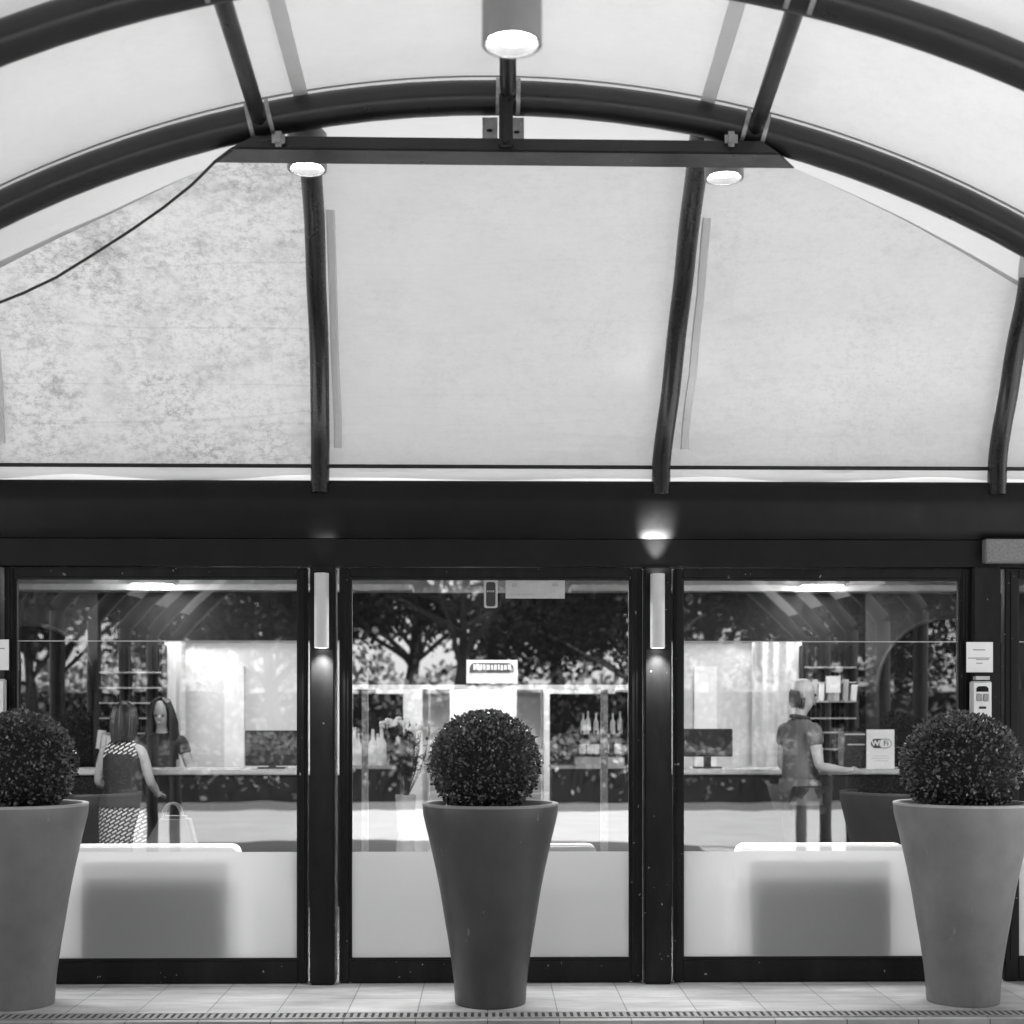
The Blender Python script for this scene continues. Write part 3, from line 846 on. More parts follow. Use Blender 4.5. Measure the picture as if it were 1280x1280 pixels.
for i, (px, h) in enumerate(((1016, .2), (1024, .16), (1036, .17), (1043, .14), (1054, .2), (1064, .15))):
    book(X(px, 13.12), 13.12, Z(876, 13.05), .05, h, M['paper'] if i % 2 else M['countertop'], 'pale book standing on the shelf level with the face of the man', 'pale books on the shelf by the man', .05*(i % 3))
o = MB().box(X(1032, 12.98), X(1050, 12.98), 12.96, 12.975, Z(866, 12.98), Z(845, 12.98)).build('notice_card', M['paper'], None)
tag(root_at(o, (X(1041, 12.98), 12.967, Z(866, 12.98))), 'square pale card hung on the shelving in front of the face of the man', 'card')

# bar shelves and bottles seen through the middle door
def bar(px0, px1, py, label, Y=13.2):
    x0, x1 = X(px0, Y), X(px1, Y); zt_ = Z(py, Y)
    t = thing('bar_cabinet', ((x0+x1)/2, Y, 0), label, 'cabinet')
    MB().box(x0, x1, Y, Y+.5, .06, zt_-.03).build('cabinet_body', M['counter'], t)
    MB().box(x0-.01, x1+.01, Y-.02, Y+.5, zt_-.029, zt_).build('cabinet_top', M['countertop'], t)
    MB().box(x0, x1, Y+.46, Y+.5, zt_+.001, Z(866, Y)).build('back_board', M['darkwall'], t)
    MB().box(x0, x1, Y+.2, Y+.458, Z(918, Y)-.015, Z(918, Y)).build('upper_shelf', M['counter'], t)
    return zt_
zb1 = bar(437, 500, 957, 'dark bar cabinet with tall bottles next to the flowers')
zb2 = bar(690, 786, 957, 'dark bar cabinet with white labelled bottles opposite the flowers')
for px, h in ((443, .36), (448, .30), (466, .34), (472, .30), (477, .36)):
    bottle((X(px, 13.3), 13.3, zb1+.001), h, 'slim pale bottle standing on the bar cabinet next to the flowers', M['labelw'], 'pale bottles next to the flowers')
for px, h in ((729, .2), (735, .22), (745, .2), (766, .2), (775, .22)):
    bottle((X(px, 13.55), 13.55, Z(918, 13.2)+.001), h, 'pale bottle on the upper shelf of the cabinet opposite the flowers', M['labelw'], 'pale bottles on the upper shelf')
for px in (728, 738, 745, 757, 772):
    b = bottle((X(px, 13.3), 13.3, zb2+.08), .25, 'dark bottle with a broad white label on the cabinet opposite the flowers', M['bottle'], 'white labelled bottles on the cabinet')
    o = MB().lathe([(.0335, .03), (.0335, .12)], (X(px, 13.3), 13.3, zb2+.08), 10, False, False).build('bottle_label', M['labelw'], b, True)
o = MB().box(X(720, 13.25), X(780, 13.25), 13.2, 13.5, zb2+.001, zb2+.079).build('wooden_riser', M['countertop'], None)
tag(root_at(o, (X(750, 13.25), 13.35, zb2)), 'pale low riser under the white labelled bottles', 'riser')
# white flowers
fl = thing('flower_arrangement', (X(505, 12.2), 12.2, 0), 'tall vase of dark foliage with white flower heads seen through the middle door', 'flowers')
vx = X(507, 12.2)
MB().lathe([(.10, 0), (.12, .02), (.07, .5), (.09, .85), (.085, .85), (.06, .5)], (vx, 12.2, .001), 24, True, False).build('vase', M['countertop'], fl, True)
mb = MB(); lf = MB(); hd = MB()
for i in range(26):
    a = rnd.uniform(0, 6.28); r = rnd.uniform(.05, .24); top = Vector((vx + r*math.cos(a), 12.2 + r*math.sin(a)*.6, rnd.uniform(1.18, 1.5)))
    mb.tube([(vx, 12.2, .8), ((vx+top.x)/2 + .02, 12.2, 1.05), top], .004, 5)
    for j in range(16):
        q = Vector((vx, 12.2, .95)).lerp(top, rnd.uniform(.2, .9)); d = Vector((rnd.uniform(-1, 1), rnd.uniform(-1, 1), rnd.uniform(-.2, .8))).normalized()*.09
        s2 = d.cross(Vector((0, 0, 1))).normalized()*.018
        lf.add([q, q+d*.5+s2, q+d, q+d*.5-s2], [(0,1,2,3)])
for (px, py) in ((480, 906), (488, 902), (496, 900), (504, 904), (492, 906), (515, 912), (524, 908), (533, 911), (540, 914), (548, 929), (541, 927)):
    p = at(px, py, 12.1 + rnd.uniform(-.05, .1))
    for j in range(10):
        hd.ball(p + Vector((rnd.uniform(-.03, .03), rnd.uniform(-.03, .03), rnd.uniform(-.02, .02))), rnd.uniform(.012, .022), 7, 5)
mb.build('stems', M['core'], fl); lf.build('foliage', M['tree_leaf'], fl); hd.build('flower_heads', M['flower'], fl, True)

# hanging sign inside the middle door
Y = 9.57; x0, x1 = X(583, Y), X(647, Y); z0_, z1_ = Z(855, Y), Z(825, Y)
hs = thing('door_sign', ((x0+x1)/2, Y, z0_), 'white framed sign with a dark lettered band over the inner glass screen', 'sign')
MB().box(x0, x1, Y-.02, Y-.0005, z0_+.003, z1_).build('board', M['countertop'], hs)
bx0, bx1, bz0, bz1 = X(587, Y), X(642, Y), Z(841, Y), Z(829, Y)
MB().prism([(bx0, bz0), (bx1, bz0), (bx1, bz1-.03), (bx1-.012, bz1-.008), (bx1-.03, bz1), (bx0+.03, bz1), (bx0+.012, bz1-.008), (bx0, bz1-.03)], Y-.024, Y-.0205).build('band', M['ink'], hs)
mb = MB(); x = bx0+.025; r_ = random.Random(3)
while x < bx1-.03:
    w_ = r_.uniform(.012, .028); z_ = (bz0+bz1)/2 + .005
    mb.box(x, x+w_, Y-.027, Y-.0245, z_-.022+r_.uniform(0, .006), z_+.022-r_.uniform(0, .008)); x += w_+.006
mb.build('lettering', M['countertop'], hs)

# sofas: low white armless seats with rounded backs, a grey panel on the back
def sofa(px0, px1, label, panel=(.15, .05)):
    Y = 8.078 if panel else 8.4; x0, x1 = X(px0, Y), X(px1, Y); zt_ = Z(1056, Y)
    t = thing('lobby_sofa', ((x0+x1)/2, Y+.35, 0), label, 'sofa', 'white lobby sofas with their backs to the doors')
    P = []
    r = .05
    for (cx2, a0) in ((x1-r, 0), (x0+r, 90)):
        P += [(cx2 + r*math.cos(R(a0+a)), zt_-r + r*math.sin(R(a0+a))) for a in range(0, 91, 15)]
    P = [(x0, .05)] + [(x1, .05)] + P
    MB().prism(P, Y, Y+.12).build('backrest', M['sofa_added_glow' if panel else 'sofa'], t, bevel=.012)
    MB().box(x0+.02, x1-.02, Y+.122, Y+.7, .06, .42).build('seat_base', M['sofa'], t, bevel=.02)
    MB().box(x0+.03, x1-.03, Y+.13, Y+.69, .421, .5).build('seat_cushion', M['sofa'], t, bevel=.025)
    if panel:
        MB().box(x0+panel[0], x1-panel[1], Y-.050, Y-.001, .15, Z(1102, Y)).build('back_panel', M['sofa_back'], t)
        MB().box(x0+panel[0], x1-panel[1], Y-.040, Y-.001, Z(1101, Y), Z(1076, Y)).build('back_strip', M['sofa_strip'], t)
    for sx in (x0+.08, x1-.08):
        for sy in (Y+.06, Y+.62): MB().box(sx-.02, sx+.02, sy-.02, sy+.02, 0, .0595).build('leg', M['alu'], t)
    return t
sofa(72, 298, 'low white sofa beneath the customer, grey panel on its back')
sofa(922, 1134, 'low white sofa beneath the man in the polo shirt, grey panel on its back', (.06, .11))
sofa(560, 746, 'low plain white sofa behind the charcoal planter of the middle door', None)

# ------------------------------------------------------------------ things on the facade
def ceiling_lamp(px, py, wpx, Y, top, label, stem_to=None):
    p = at(px, py, Y); r = wpx/2*Y/F
    t = thing('ceiling_lamp', p, label, 'lamp', 'cylindrical downlights of the canopy')
    MB().lathe([(r*.865, .045), (r*.89, 0), (r, 0), (r, top), (r*.9, top+.01)], p, 40, False).build('housing', M['lampbody'], t, True)
    MB().lathe([(0.001, .034), (r*.86, .034), (r*.86, .04)], p, 40, False, True).build('diffuser', M['glow'], t)
    MB().lathe([(r*.862, .032), (r*.87, .002)], p, 40, False, False).build('baffle', M['gasket'], t, True)
    if stem_to: MB().tube([p+Vector((0, 0, top)), Vector((p.x, p.y, stem_to))], .018, 10).build('stem', M['steel'], t)
    return t
ceiling_lamp(640, 56, 75, 4.2, .34, 'large grey cylinder downlight hanging from the crown of the vault, nearest to the viewer', CZ+RA-.03)
ceiling_lamp(384, 212, 49, 6.34, .16, 'small grey downlight behind the tie beam beside the mildewed fabric panel')
ceiling_lamp(905, 223, 49, 6.34, .18, 'small grey downlight behind the tie beam at the end away from the cable')
for t, (a, b) in ((None, (384, 190)), (None, (905, 200))):
    p = at(a, b, 6.34)
def wall_lamp(px, label, spot):
    Y = 7.888; x0 = X(px, Y); r = .041; zb2, zt2 = Z(810, Y), Z(717, Y)
    t = thing('wall_lamp', (x0, Y, zb2), label, 'lamp', 'tube lamps on the mullions')
    MB().lathe([(r*.8, .008), (r*.85, 0), (r, 0), (r, zt2-zb2), (r*.85, zt2-zb2), (r*.8, zt2-zb2-.008)], (x0, Y, zb2), 28, False, False).build('housing', M['walllamp'], t, True)
    MB().lathe([(.001, .004), (r*.8, .004), (r*.8, .008)], (x0, Y, zb2), 28, False, True).build('lower_lens', M['glow_small'], t)
    MB().lathe([(.001, zt2-zb2-.005), (r*.8, zt2-zb2-.005)], (x0, Y, zb2), 28, False, False).build('upper_lens', M['glow_small' if spot > 5 else 'alu'], t)
    MB().box(x0-.02, x0+.02, Y+r-.004, 7.9375, (zb2+zt2)/2-.05, (zb2+zt2)/2+.05).build('wall_plate', M['walllamp'], t)
    for up, pw in ((1, spot), (-1, 20.0)):
        ld = bpy.data.lights.new('lamp_bulb', 'SPOT'); ld.energy = pw; ld.spot_size = R(52 if up > 0 else 110); ld.spot_blend = 1.0; ld.shadow_soft_size = .02
        lo = bpy.data.objects.new('lamp_bulb', ld); COL.objects.link(lo); lo.parent = t
        lo.location = (0, 0, zt2-zb2+.004 if up > 0 else -.006); lo.rotation_euler = (R(180-14) if up > 0 else 0, 0, 0)
    return t
wall_lamp(402, 'pale tube wall lamp on the mullion between the women and the middle door', .5)
wall_lamp(822, 'pale tube wall lamp throwing a bright flare up onto the beam', 26.0)

# box over the side door, notices, entry keypad
Yb = 7.9; x0, x1 = X(1232, Yb), X(1560, Yb)
o = MB().box(x0, x1, Yb, 7.964, Z(702, Yb), Z(672, Yb)).build('door_closer_housing', M['stonebox'], None, bevel=.006)
tag(root_at(o, ((x0+x1)/2, 7.93, Z(702, Yb))), 'long grey housing mounted over the side door next to the keypad', 'housing')
Yn = 7.93
x0, x1 = X(1208, Yn), X(1241, Yn)
nc = thing('paper_notice', ((x0+x1)/2, Yn, Z(840, Yn)), 'white square paper notice taped above the entry keypad', 'notice')
MB().box(x0, x1, Yn-.002, Yn+.002, Z(840, Yn), Z(802, Yn)).build('sheet', M['paper'], nc)
mb = MB()
for (a, b, py, h) in ((1216, 1231, 811, .007), (1210, 1237, 821.5, .006), (1220, 1236, 823.5, .005), (1220, 1228, 828, .006)):
    mb.box(X(a, Yn), X(b, Yn), Yn-.003, Yn-.0022, Z(py, Yn)-h, Z(py, Yn))
mb.build('print_lines', M['inkgrey'], nc)
Yk = 7.90; kx0, kx1 = X(1214, Yk), X(1240, Yk)
kp = thing('entry_keypad', ((kx0+kx1)/2, Yk, Z(912, Yk)), 'pale metal entry keypad panel with a dark display, two grey keys and a slot', 'keypad')
MB().box(kx0, kx1, Yk, 7.934, Z(915, Yk), Z(851, Yk)).build('housing', M['alu'], kp, bevel=.006)
MB().box(kx0+.014, kx1-.006, Yk-.006, Yk-.0005, Z(912, Yk), Z(853, Yk)).build('face_plate', M['paper'], kp)
MB().box(kx0+.02, kx1-.02, Yk-.02, 7.93, Z(849.5, Yk), Z(845, Yk)).build('hood', M['alu'], kp)
dx0, dx1 = X(1220, Yk), X(1235, Yk)
MB().prism([(dx0, Z(864.5, Yk)), (dx1, Z(864.5, Yk)), (dx1, Z(860, Yk)), (dx1-.012, Z(857.5, Yk)), (dx0+.012, Z(857.5, Yk)), (dx0, Z(860, Yk))], Yk-.009, Yk-.0065).build('display', M['screen'], kp)
for (a, b) in ((1220, 1226.6), (1228.4, 1235)):
    MB().box(X(a, Yk), X(b, Yk), Yk-.011, Yk-.0065, Z(876.5, Yk), Z(867, Yk)).build('key', M['inkgrey'], kp, bevel=.003)
MB().box(X(1223.5, Yk), X(1232, Yk), Yk-.009, Yk-.0065, Z(886, Yk), Z(883, Yk)).build('slot', M['ink'], kp)
# its twin at the other end of the front
x0, x1 = X(-24, Yn), X(11, Yn)
nc2 = thing('paper_notice', ((x0+x1)/2, Yn, Z(838, Yn)), 'white paper notice at the door edge behind the ball of the planter near the women', 'notice')
MB().box(x0, x1, Yn-.002, Yn+.002, Z(838, Yn), Z(800, Yn)).build('sheet', M['paper'], nc2)
mb = MB(); mb.box(X(-12, Yn), X(6, Yn), Yn-.003, Yn-.0022, Z(812, Yn), Z(810.5, Yn)); mb.build('print_lines', M['inkgrey'], nc2)
x0, x1 = X(-22, Yk), X(6, Yk)
kp2 = thing('metal_panel', ((x0+x1)/2, Yk, Z(912, Yk)), 'pale metal panel below the paper notice at the edge of the first door', 'panel')
MB().box(x0, x1, Yk, 7.934, Z(912, Yk), Z(849, Yk)).build('housing', M['alu'], kp2, bevel=.006)
MB().box(x0+.01, x1-.01, Yk-.005, Yk-.0005, Z(910, Yk), Z(852, Yk)).build('face_plate', M['paper'], kp2)
# stickers on the middle door
Ys = 8.014
x0, x1 = X(605, Ys), X(622, Ys)
st = thing('door_sticker', ((x0+x1)/2, Ys, Z(760, Ys)), 'upright dark sticker with a pale rounded outline at the top of the middle door', 'sticker')
def rrect(x0, x1, z0, z1, r, y0, y1):
    P = []
    for (cx2, cz2, a0) in ((x1-r, z1-r, 0), (x0+r, z1-r, 90), (x0+r, z0+r, 180), (x1-r, z0+r, 270)):
        P += [(cx2+r*math.cos(R(a0+a)), cz2+r*math.sin(R(a0+a))) for a in (0, 30, 60, 90)]
    return MB().prism(P, y0, y1)
rrect(x0, x1, Z(760, Ys), Z(723, Ys), .012, Ys, Ys+.001).build('outline', M['countertop'], st)
rrect(x0+.012, x1-.012, Z(758, Ys), Z(727.5, Ys), .014, Ys-.0015, Ys-.0003).build('field', M['ink'], st)
mb = MB()
for k in range(4): mb.box(x0+.016+k*.0115, x0+.024+k*.0115, Ys-.0025, Ys-.0017, Z(740.3, Ys), Z(738, Ys))
mb.build('lettering', M['inkgrey'], st)
x0, x1 = X(632, Ys), X(706, Ys)
st = thing('door_sticker', ((x0+x1)/2, Ys, Z(748, Ys)), 'wide pale notice strip stuck along the top edge of the middle door', 'sticker')
MB().box(x0, x1, Ys, Ys+.001, Z(748, Ys), Z(723.5, Ys)).build('strip', M['countertop'], st)
mb = MB()
for k in range(4): mb.box(X(640+k*1.7, Ys), X(641+k*1.7, Ys), Ys-.001, Ys-.0002, Z(734, Ys), Z(729, Ys))
mb.box(X(690, Ys), X(697.5, Ys), Ys-.001, Ys-.0002, Z(733, Ys), Z(729, Ys))
for k in range(9): mb.box(X(637+k*3.6, Ys), X(639.2+k*3.6, Ys), Ys-.001, Ys-.0002, Z(744, Ys), Z(742.5, Ys))
mb.build('print_lines', M['inkgrey'], st)

# loose cable from the arch
cpx = [(352, 172), (300, 180), (268, 203), (240, 231), (205, 259), (165, 287), (120, 316), (70, 347), (30, 366), (0, 378), (-60, 398), (-160, 420)]
pts = [at(px, py, Y2 - .09 + i*.02) for i, (px, py) in enumerate(cpx)]
o = MB().tube(pts, .0065, 8).build('hanging_cable', M['cable'], None, True)
tag(root_at(o, pts[0]), 'thin black cable sagging from the tie beam in front of the mildewed fabric', 'cable')

# ------------------------------------------------------------------ planters and clipped balls
PY = 7.44; HP = 1.055
def planter(px, mat, rim, label):
    c = (X(px, PY), PY, .001)
    t = thing('planter', c, label, 'planter', 'tall tapered planters in front of the doors')
    s2 = F/PY
    pr = [(44.0, 0), (44.5, .016), (45.5, .1), (47.5, .18), (49.8, .25), (53, .34), (56.7, .43), (60, .52), (63.6, .61), (68.5, .715), (73, .80), (77.3, .88), (81, .945), (84, 1.0), (84.8, HP-.012), (84.8, HP)]
    # profile measured at intervals down the pot
    MB().lathe([(r/s2, z) for r, z in pr], c, 64, True, False).build('pot', mat, t, True)
    ro = 84.8/s2
    MB().lathe([(ro+.0005, HP-.008), (ro+.0015, HP+.003), (ro-.004, HP+.006), (ro-.03, HP+.006), (ro-.034, HP-.002), (ro-.036, HP-.09)], c, 64, False, False).build('rim', rim, t, True)
    MB().lathe([(.001, HP-.05), (ro-.037, HP-.05)], c, 48, False, False).build('soil', M['soil'], t)
    return t
planter(22, M['pot_grey'], M['rim_grey'], 'pale grey tapered planter in front of the door with the two women')
planter(613, M['pot_dark'], M['rim_dark'], 'charcoal tapered planter in front of the middle door')
planter(1203.5, M['pot_grey'], M['rim_grey'], 'pale grey tapered planter standing before the entry keypad and the man')
def box_ball(px, rw, rh, zc_, seed, label):
    r_ = random.Random(seed); c = Vector((X(px, PY), PY, HP-.06))
    t = thing('clipped_box_ball', c, label, 'topiary', 'clipped box balls growing in the planters')
    cc = Vector((c.x, c.y, zc_))
    lf = MB()
    for i in range(6400):
        u = r_.uniform(-1, 1); a = r_.uniform(0, 2*math.pi); q = math.sqrt(1-u*u)
        d = Vector((q*math.cos(a), q*math.sin(a), u))
        lump = 1 + .032*math.sin(d.x*9+seed)*math.sin(d.y*8+1)*math.sin(d.z*10+2) + .014*math.sin(d.x*23)*math.sin(d.z*21+seed)
        k = (1 - abs(r_.gauss(0, .05)))*lump + (r_.random() < .07)*r_.uniform(0, .06)
        p = cc + Vector((d.x*rw*k, d.y*rw*k, d.z*rh*k))
        if p.z < HP-.045: continue
        dr = (d*.8 + Vector((r_.gauss(0, .6), r_.gauss(0, .6), r_.gauss(0, .6)+.25))).normalized()
        sd2 = dr.cross(Vector((r_.gauss(0, 1), r_.gauss(0, 1), r_.gauss(0, 1)))).normalized(); nn = dr.cross(sd2)
        L = r_.uniform(.015, .027); W = L*.36
        lf.add([p, p+dr*L*.5+sd2*W+nn*W*.35, p+dr*L, p+dr*L*.5-sd2*W+nn*W*.35], [(0,1,2),(0,2,3)])
    lf.build('foliage', M['leaf'], t, 'raw')
    MB().ball(cc, (rw*.9, rw*.9, rh*.9), 28, 18).build('twig_core', M['core'], t, True)
    MB().tube([(c.x, c.y, HP-.05), (c.x+.005, c.y, zc_-.1)], .022, 8).build('stem', M['bark'], t)
s2 = F/PY
box_ball(22, 70/s2, 66/s2, Z(955, PY), 11, 'clipped box ball in the pale planter by the two women')
box_ball(606, 68/s2, 65/s2, Z(954, PY), 23, 'clipped box ball in the charcoal planter of the middle door')
box_ball(1201, 73/s2, 66/s2, Z(957, PY), 37, 'clipped box ball in the pale planter by the entry keypad')

# ------------------------------------------------------------------ people
def skin_mesh(name, verts, edges, radii, root=0, sub=2):
    me = bpy.data.meshes.new(name); me.from_pydata(verts, edges, []); me.update()
    o = bpy.data.objects.new(name, me); COL.objects.link(o)
    md = o.modifiers.new('Skin', 'SKIN'); md.use_smooth_shade = True; md.branch_smoothing = .6
    if not me.skin_vertices: me.attributes
    for i, sv in enumerate(me.skin_vertices[0].data):
        r = radii[i]; sv.radius = r if isinstance(r, (tuple, list)) else (r, r); sv.use_root = (i == root)
    s3 = o.modifiers.new('Sub', 'SUBSURF'); s3.levels = sub; s3.render_levels = sub
    bpy.context.view_layer.update()
    m2 = bpy.data.meshes.new_from_object(o.evaluated_get(bpy.context.evaluated_depsgraph_get()))
    bpy.data.objects.remove(o)
    v = [x.co.copy() for x in m2.vertices]; f = [tuple(p.vertices) for p in m2.polygons]
    bpy.data.meshes.remove(m2)
    return v, f
class Fig:
    """a standing figure written in its own frame: faces -y (towards the viewer), turned later"""
    def __init__(s, h): s.k = h/1.75; s.V = []; s.E = []; s.Rd = []; s.n = {}
    def j(s, name, p, r, to=None):
        s.n[name] = len(s.V); s.V.append(Vector(p)*s.k); s.Rd.append(tuple(x*s.k for x in r) if isinstance(r, tuple) else r*s.k)
        if to is not None: s.E.append((s.n[to], s.n[name]))
    def hand(s, side, wrist, d, palm_n, tag_):
        """palm and five bent fingers, d = direction of the hand, palm_n = the way the palm faces"""
        d = Vector(d).normalized(); n_ = Vector(palm_n); n_ = (n_ - d*n_.dot(d)).normalized(); c_ = d.cross(n_)*side
        w_ = s.V[s.n[wrist]]/s.k
        s.j(tag_+'palm', w_+d*.055, (.03, .017), wrist)
        for i, (o_, L) in enumerate(((-.028, .062), (-.009, .072), (.010, .068), (.028, .052))):
            b = w_ + d*.095 + c_*o_
            s.j(f'{tag_}k{i}', b, .0095, tag_+'palm')
            s.j(f'{tag_}m{i}', b + d*L*.55 + n_*.012, .0085, f'{tag_}k{i}')
            s.j(f'{tag_}t{i}', b + d*L*.9 + n_*.032, .007, f'{tag_}m{i}')
        s.j(tag_+'th1', w_ + d*.04 - c_*.038 + n_*.01, .012, tag_+'palm')
        s.j(tag_+'th2', w_ + d*.085 - c_*.052 + n_*.028, .0095, tag_+'th1')
def body(fig, arms, female=False, head_yaw=0, head_pitch=0, lean=0):
    s = fig; sh = .165 if female else .195; hp = .085
    s.j('pelvis', (0, 0, .95), (.15, .105))
    s.j('waist', (0, .0, 1.10), (.115 if female else .14, .088), 'pelvis')
    s.j('chest', (0, .0, 1.28), (.135 if female else .165, .10), 'waist')
    s.j('upper', (0, .005, 1.40), (.12 if female else .14, .085), 'chest')
    s.j('neck', (0, .0, 1.475), .052, 'upper')
    s.j('neck2', (0, -.01, 1.53), .048, 'neck')
    hm = Euler((R(head_pitch), 0, R(head_yaw))).to_matrix()
    b = Vector((0, -.012, 1.55))
    for nm, p, r, to in (('jaw', (0, -.03, .025), (.058, .066), 'neck2'), ('face', (0, -.018, .09), (.071, .085), 'jaw'), ('brow', (0, -.008, .145), (.074, .09), 'face'), ('crown', (0, .002, .188), (.057, .068), 'brow'), ('top', (0, .004, .214), (.032, .04), 'crown')):
        s.j(nm, b + hm @ Vector(p), r, to)
    s.head = (b, hm)
    for sd, nm in ((-1, 'l'), (1, 'r')):
        s.j('hip'+nm, (sd*hp, 0, .90), (.09, .095), 'pelvis')
        s.j('thigh'+nm, (sd*hp*1.05, 0, .68), .075, 'hip'+nm)
        s.j('knee'+nm, (sd*hp*1.02, -.01, .49), .055, 'thigh'+nm)
        s.j('calf'+nm, (sd*hp, .012, .33), .056, 'knee'+nm)
        s.j('ankle'+nm, (sd*hp, .01, .085), .036, 'calf'+nm)
        s.j('heel'+nm, (sd*hp, .02, .042), .036, 'ankle'+nm)
        s.j('toe'+nm, (sd*hp*1.15, -.16, .03), (.04, .026), 'heel'+nm)
        s.j('sho'+nm, (sd*sh, .005, 1.405), .058, 'upper')
        el, wr, hd, pn = arms[nm]
        s.j('bic'+nm, Vector((sd*sh, .005, 1.405)).lerp(Vector(el), .5), .046, 'sho'+nm)
        s.j('elb'+nm, el, .039, 'bic'+nm)
        s.j('fore'+nm, Vector(el).lerp(Vector(wr), .4), .039, 'elb'+nm)
        s.j('wri'+nm, wr, (.027, .022), 'fore'+nm)
        s.hand(sd, 'wri'+nm, hd, pn, 'h'+nm)
def features(fig):
    """ears, nose, lips as small swellings joined into the body mesh; returns mesh data"""
    b, hm = fig.head; k = fig.k; mb = MB()
    def P(x, y, z): return (b + hm @ Vector((x, y, z)))*k
    mb.tube([P(0, -.092, .105), P(0, -.112, .075), P(0, -.098, .066)], [.008*k, .014*k, .012*k], 8)
    for sx in (-1, 1): mb.ball(P(sx*.074, .008, .092), (.009*k, .018*k, .032*k), 8, 6)
    mb.ball(P(0, -.092, .032), (.024*k, .008*k, .008*k), 8, 5)
    return mb, P
def garment(fig, joints, grow, name, mat, parent, T, sub=2, trim=None, extra=None):
    idx = [fig.n[j] for j in joints]; mp = {a: i for i, a in enumerate(idx)}
    V = [fig.V[i] for i in idx]
    Rr = []
    for j, i in zip(joints, idx):
        r = fig.Rd[i]; gr = grow.get(j, grow['*']) if isinstance(grow, dict) else grow
        Rr.append(tuple(x+gr for x in r) if isinstance(r, tuple) else (r+gr, r+gr))
    E = [(mp[a], mp[b]) for a, b in fig.E if a in mp and b in mp]
    if extra:
        for (to, p, r) in extra:
            V.append(Vector(p)*fig.k); Rr.append(tuple(x*fig.k for x in r)); E.append((to if isinstance(to, int) and to < 0 else (mp[fig.n[to]] if isinstance(to, str) else to), len(V)-1))
    v, f = skin_mesh(name, V, E, Rr, 0, sub)
    mb = MB(); mb.v = [tuple(T @ p) for p in v]; mb.f = f
    return mb.build(name, mat, parent, 'raw')
def finish(fig, loc, yaw, label, parts=('ears',)):
    T = Matrix.Translation(loc) @ Matrix.Rotation(yaw, 4, 'Z')
    t = thing('person', loc, label, 'person')
    Rb = list(fig.Rd)
    for jn, kf in (('upper', .72), ('chest', .86), ('shol', .78), ('shor', .78), ('waist', .9)):
        i = fig.n[jn]; r = Rb[i]; Rb[i] = tuple(x*kf for x in r) if isinstance(r, tuple) else r*kf
    v, f = skin_mesh('body', fig.V, fig.E, Rb, 0, 2)
    mb, P = features(fig)
    mb.f = [tuple(i+len(v) for i in q) for q in mb.f]; mb.v = [tuple(p) for p in v] + mb.v; mb.f = f + mb.f
    mb.v = [tuple(T @ Vector(p)) for p in mb.v]
    mb.build('body', M['skin'], t, 'raw')
    e = MB()
    for sx in (-1, 1): e.ball(T @ P(sx*.031, -.088, .098), .011*fig.k, 8, 6)
    e.build('eyes', M['ink'], t, True)
    return t, T, P
def strands(P, T, k, fn, n, seed, mat, parent, name='hair'):
    """hair as many overlapping locks"""
    r_ = random.Random(seed); mb = MB()
    for i in range(n):
        pts, rad = fn(r_)
        mb.tube([T @ P(*p) for p in pts], [x*k for x in rad], 5)
    return mb.build(name, mat, parent, True)

# pattern for the dress: short slanted dashes in a basket weave
def dressmat():
    m, nt, p = new_mat('basket_weave_dress')
    tc = nt.nodes.new('ShaderNodeTexCoord'); mp = nt.nodes.new('ShaderNodeMapping'); mp.inputs['Rotation'].default_value = (0, R(32), 0); mp.inputs['Scale'].default_value = (1, 1, 1)
    sx = nt.nodes.new('ShaderNodeSeparateXYZ'); cb = nt.nodes.new('ShaderNodeCombineXYZ')
    br = nt.nodes.new('ShaderNodeTexBrick'); br.inputs['Scale'].default_value = 1; br.inputs['Brick Width'].default_value = .055; br.inputs['Row Height'].default_value = .024
    br.inputs['Mortar Size'].default_value = .007; br.inputs['Mortar Smooth'].default_value = 0
    br.inputs['Color1'].default_value = g(.55); br.inputs['Color2'].default_value = g(.7); br.inputs['Mortar'].default_value = g(.01)
    nt.links.new(tc.outputs['Object'], mp.inputs[0]); nt.links.new(mp.outputs[0], sx.inputs[0])
    nt.links.new(sx.outputs['X'], cb.inputs['X']); nt.links.new(sx.outputs['Z'], cb.inputs['Y']); nt.links.new(cb.outputs[0], br.inputs['Vector'])
    nt.links.new(br.outputs['Color'], p.inputs['Base Color']); p.inputs['Roughness'].default_value = .8
    return m
M['dress'] = dressmat()
TORSO = ['pelvis', 'waist', 'chest', 'upper', 'shol', 'shor']

# customer, seen from behind (faces +y, turned a little towards the other woman)
YC = 10.55
f1 = Fig(1.60)
body(f1, {'l': ((-.23, -.03, 1.13), (-.20, -.22, 1.02), (.2, -1, 0), (.3, 0, -1)), 'r': ((.24, -.02, 1.13), (.18, -.22, 1.04), (-.2, -1, 0), (-.3, 0, -1))}, True, 8, 6)
c1 = Vector((X(154, YC), YC, 0))
t1, T1, P1_ = finish(f1, c1, R(180-14), 'person with a dark bob and patterned dress, back turned, standing at the counter')
garment(f1, TORSO+['neck'], {'*': .014, 'upper': .016, 'shol': .008, 'shor': .008, 'neck': .010}, 'top', M['dress'], t1, T1)
def skirt(fig, T, prof, mat, parent, name, seed=0):
    rows = []
    for (z, rx, ry) in prof:
        rows.append([T @ (Vector((rx*math.cos(2*math.pi*k/40)*(1+.02*math.sin(5*2*math.pi*k/40+seed)), ry*math.sin(2*math.pi*k/40)*(1+.03*math.sin(7*2*math.pi*k/40+seed)), z))*fig.k) for k in range(41)])
    return MB().grid(rows).build(name, mat, parent, True)
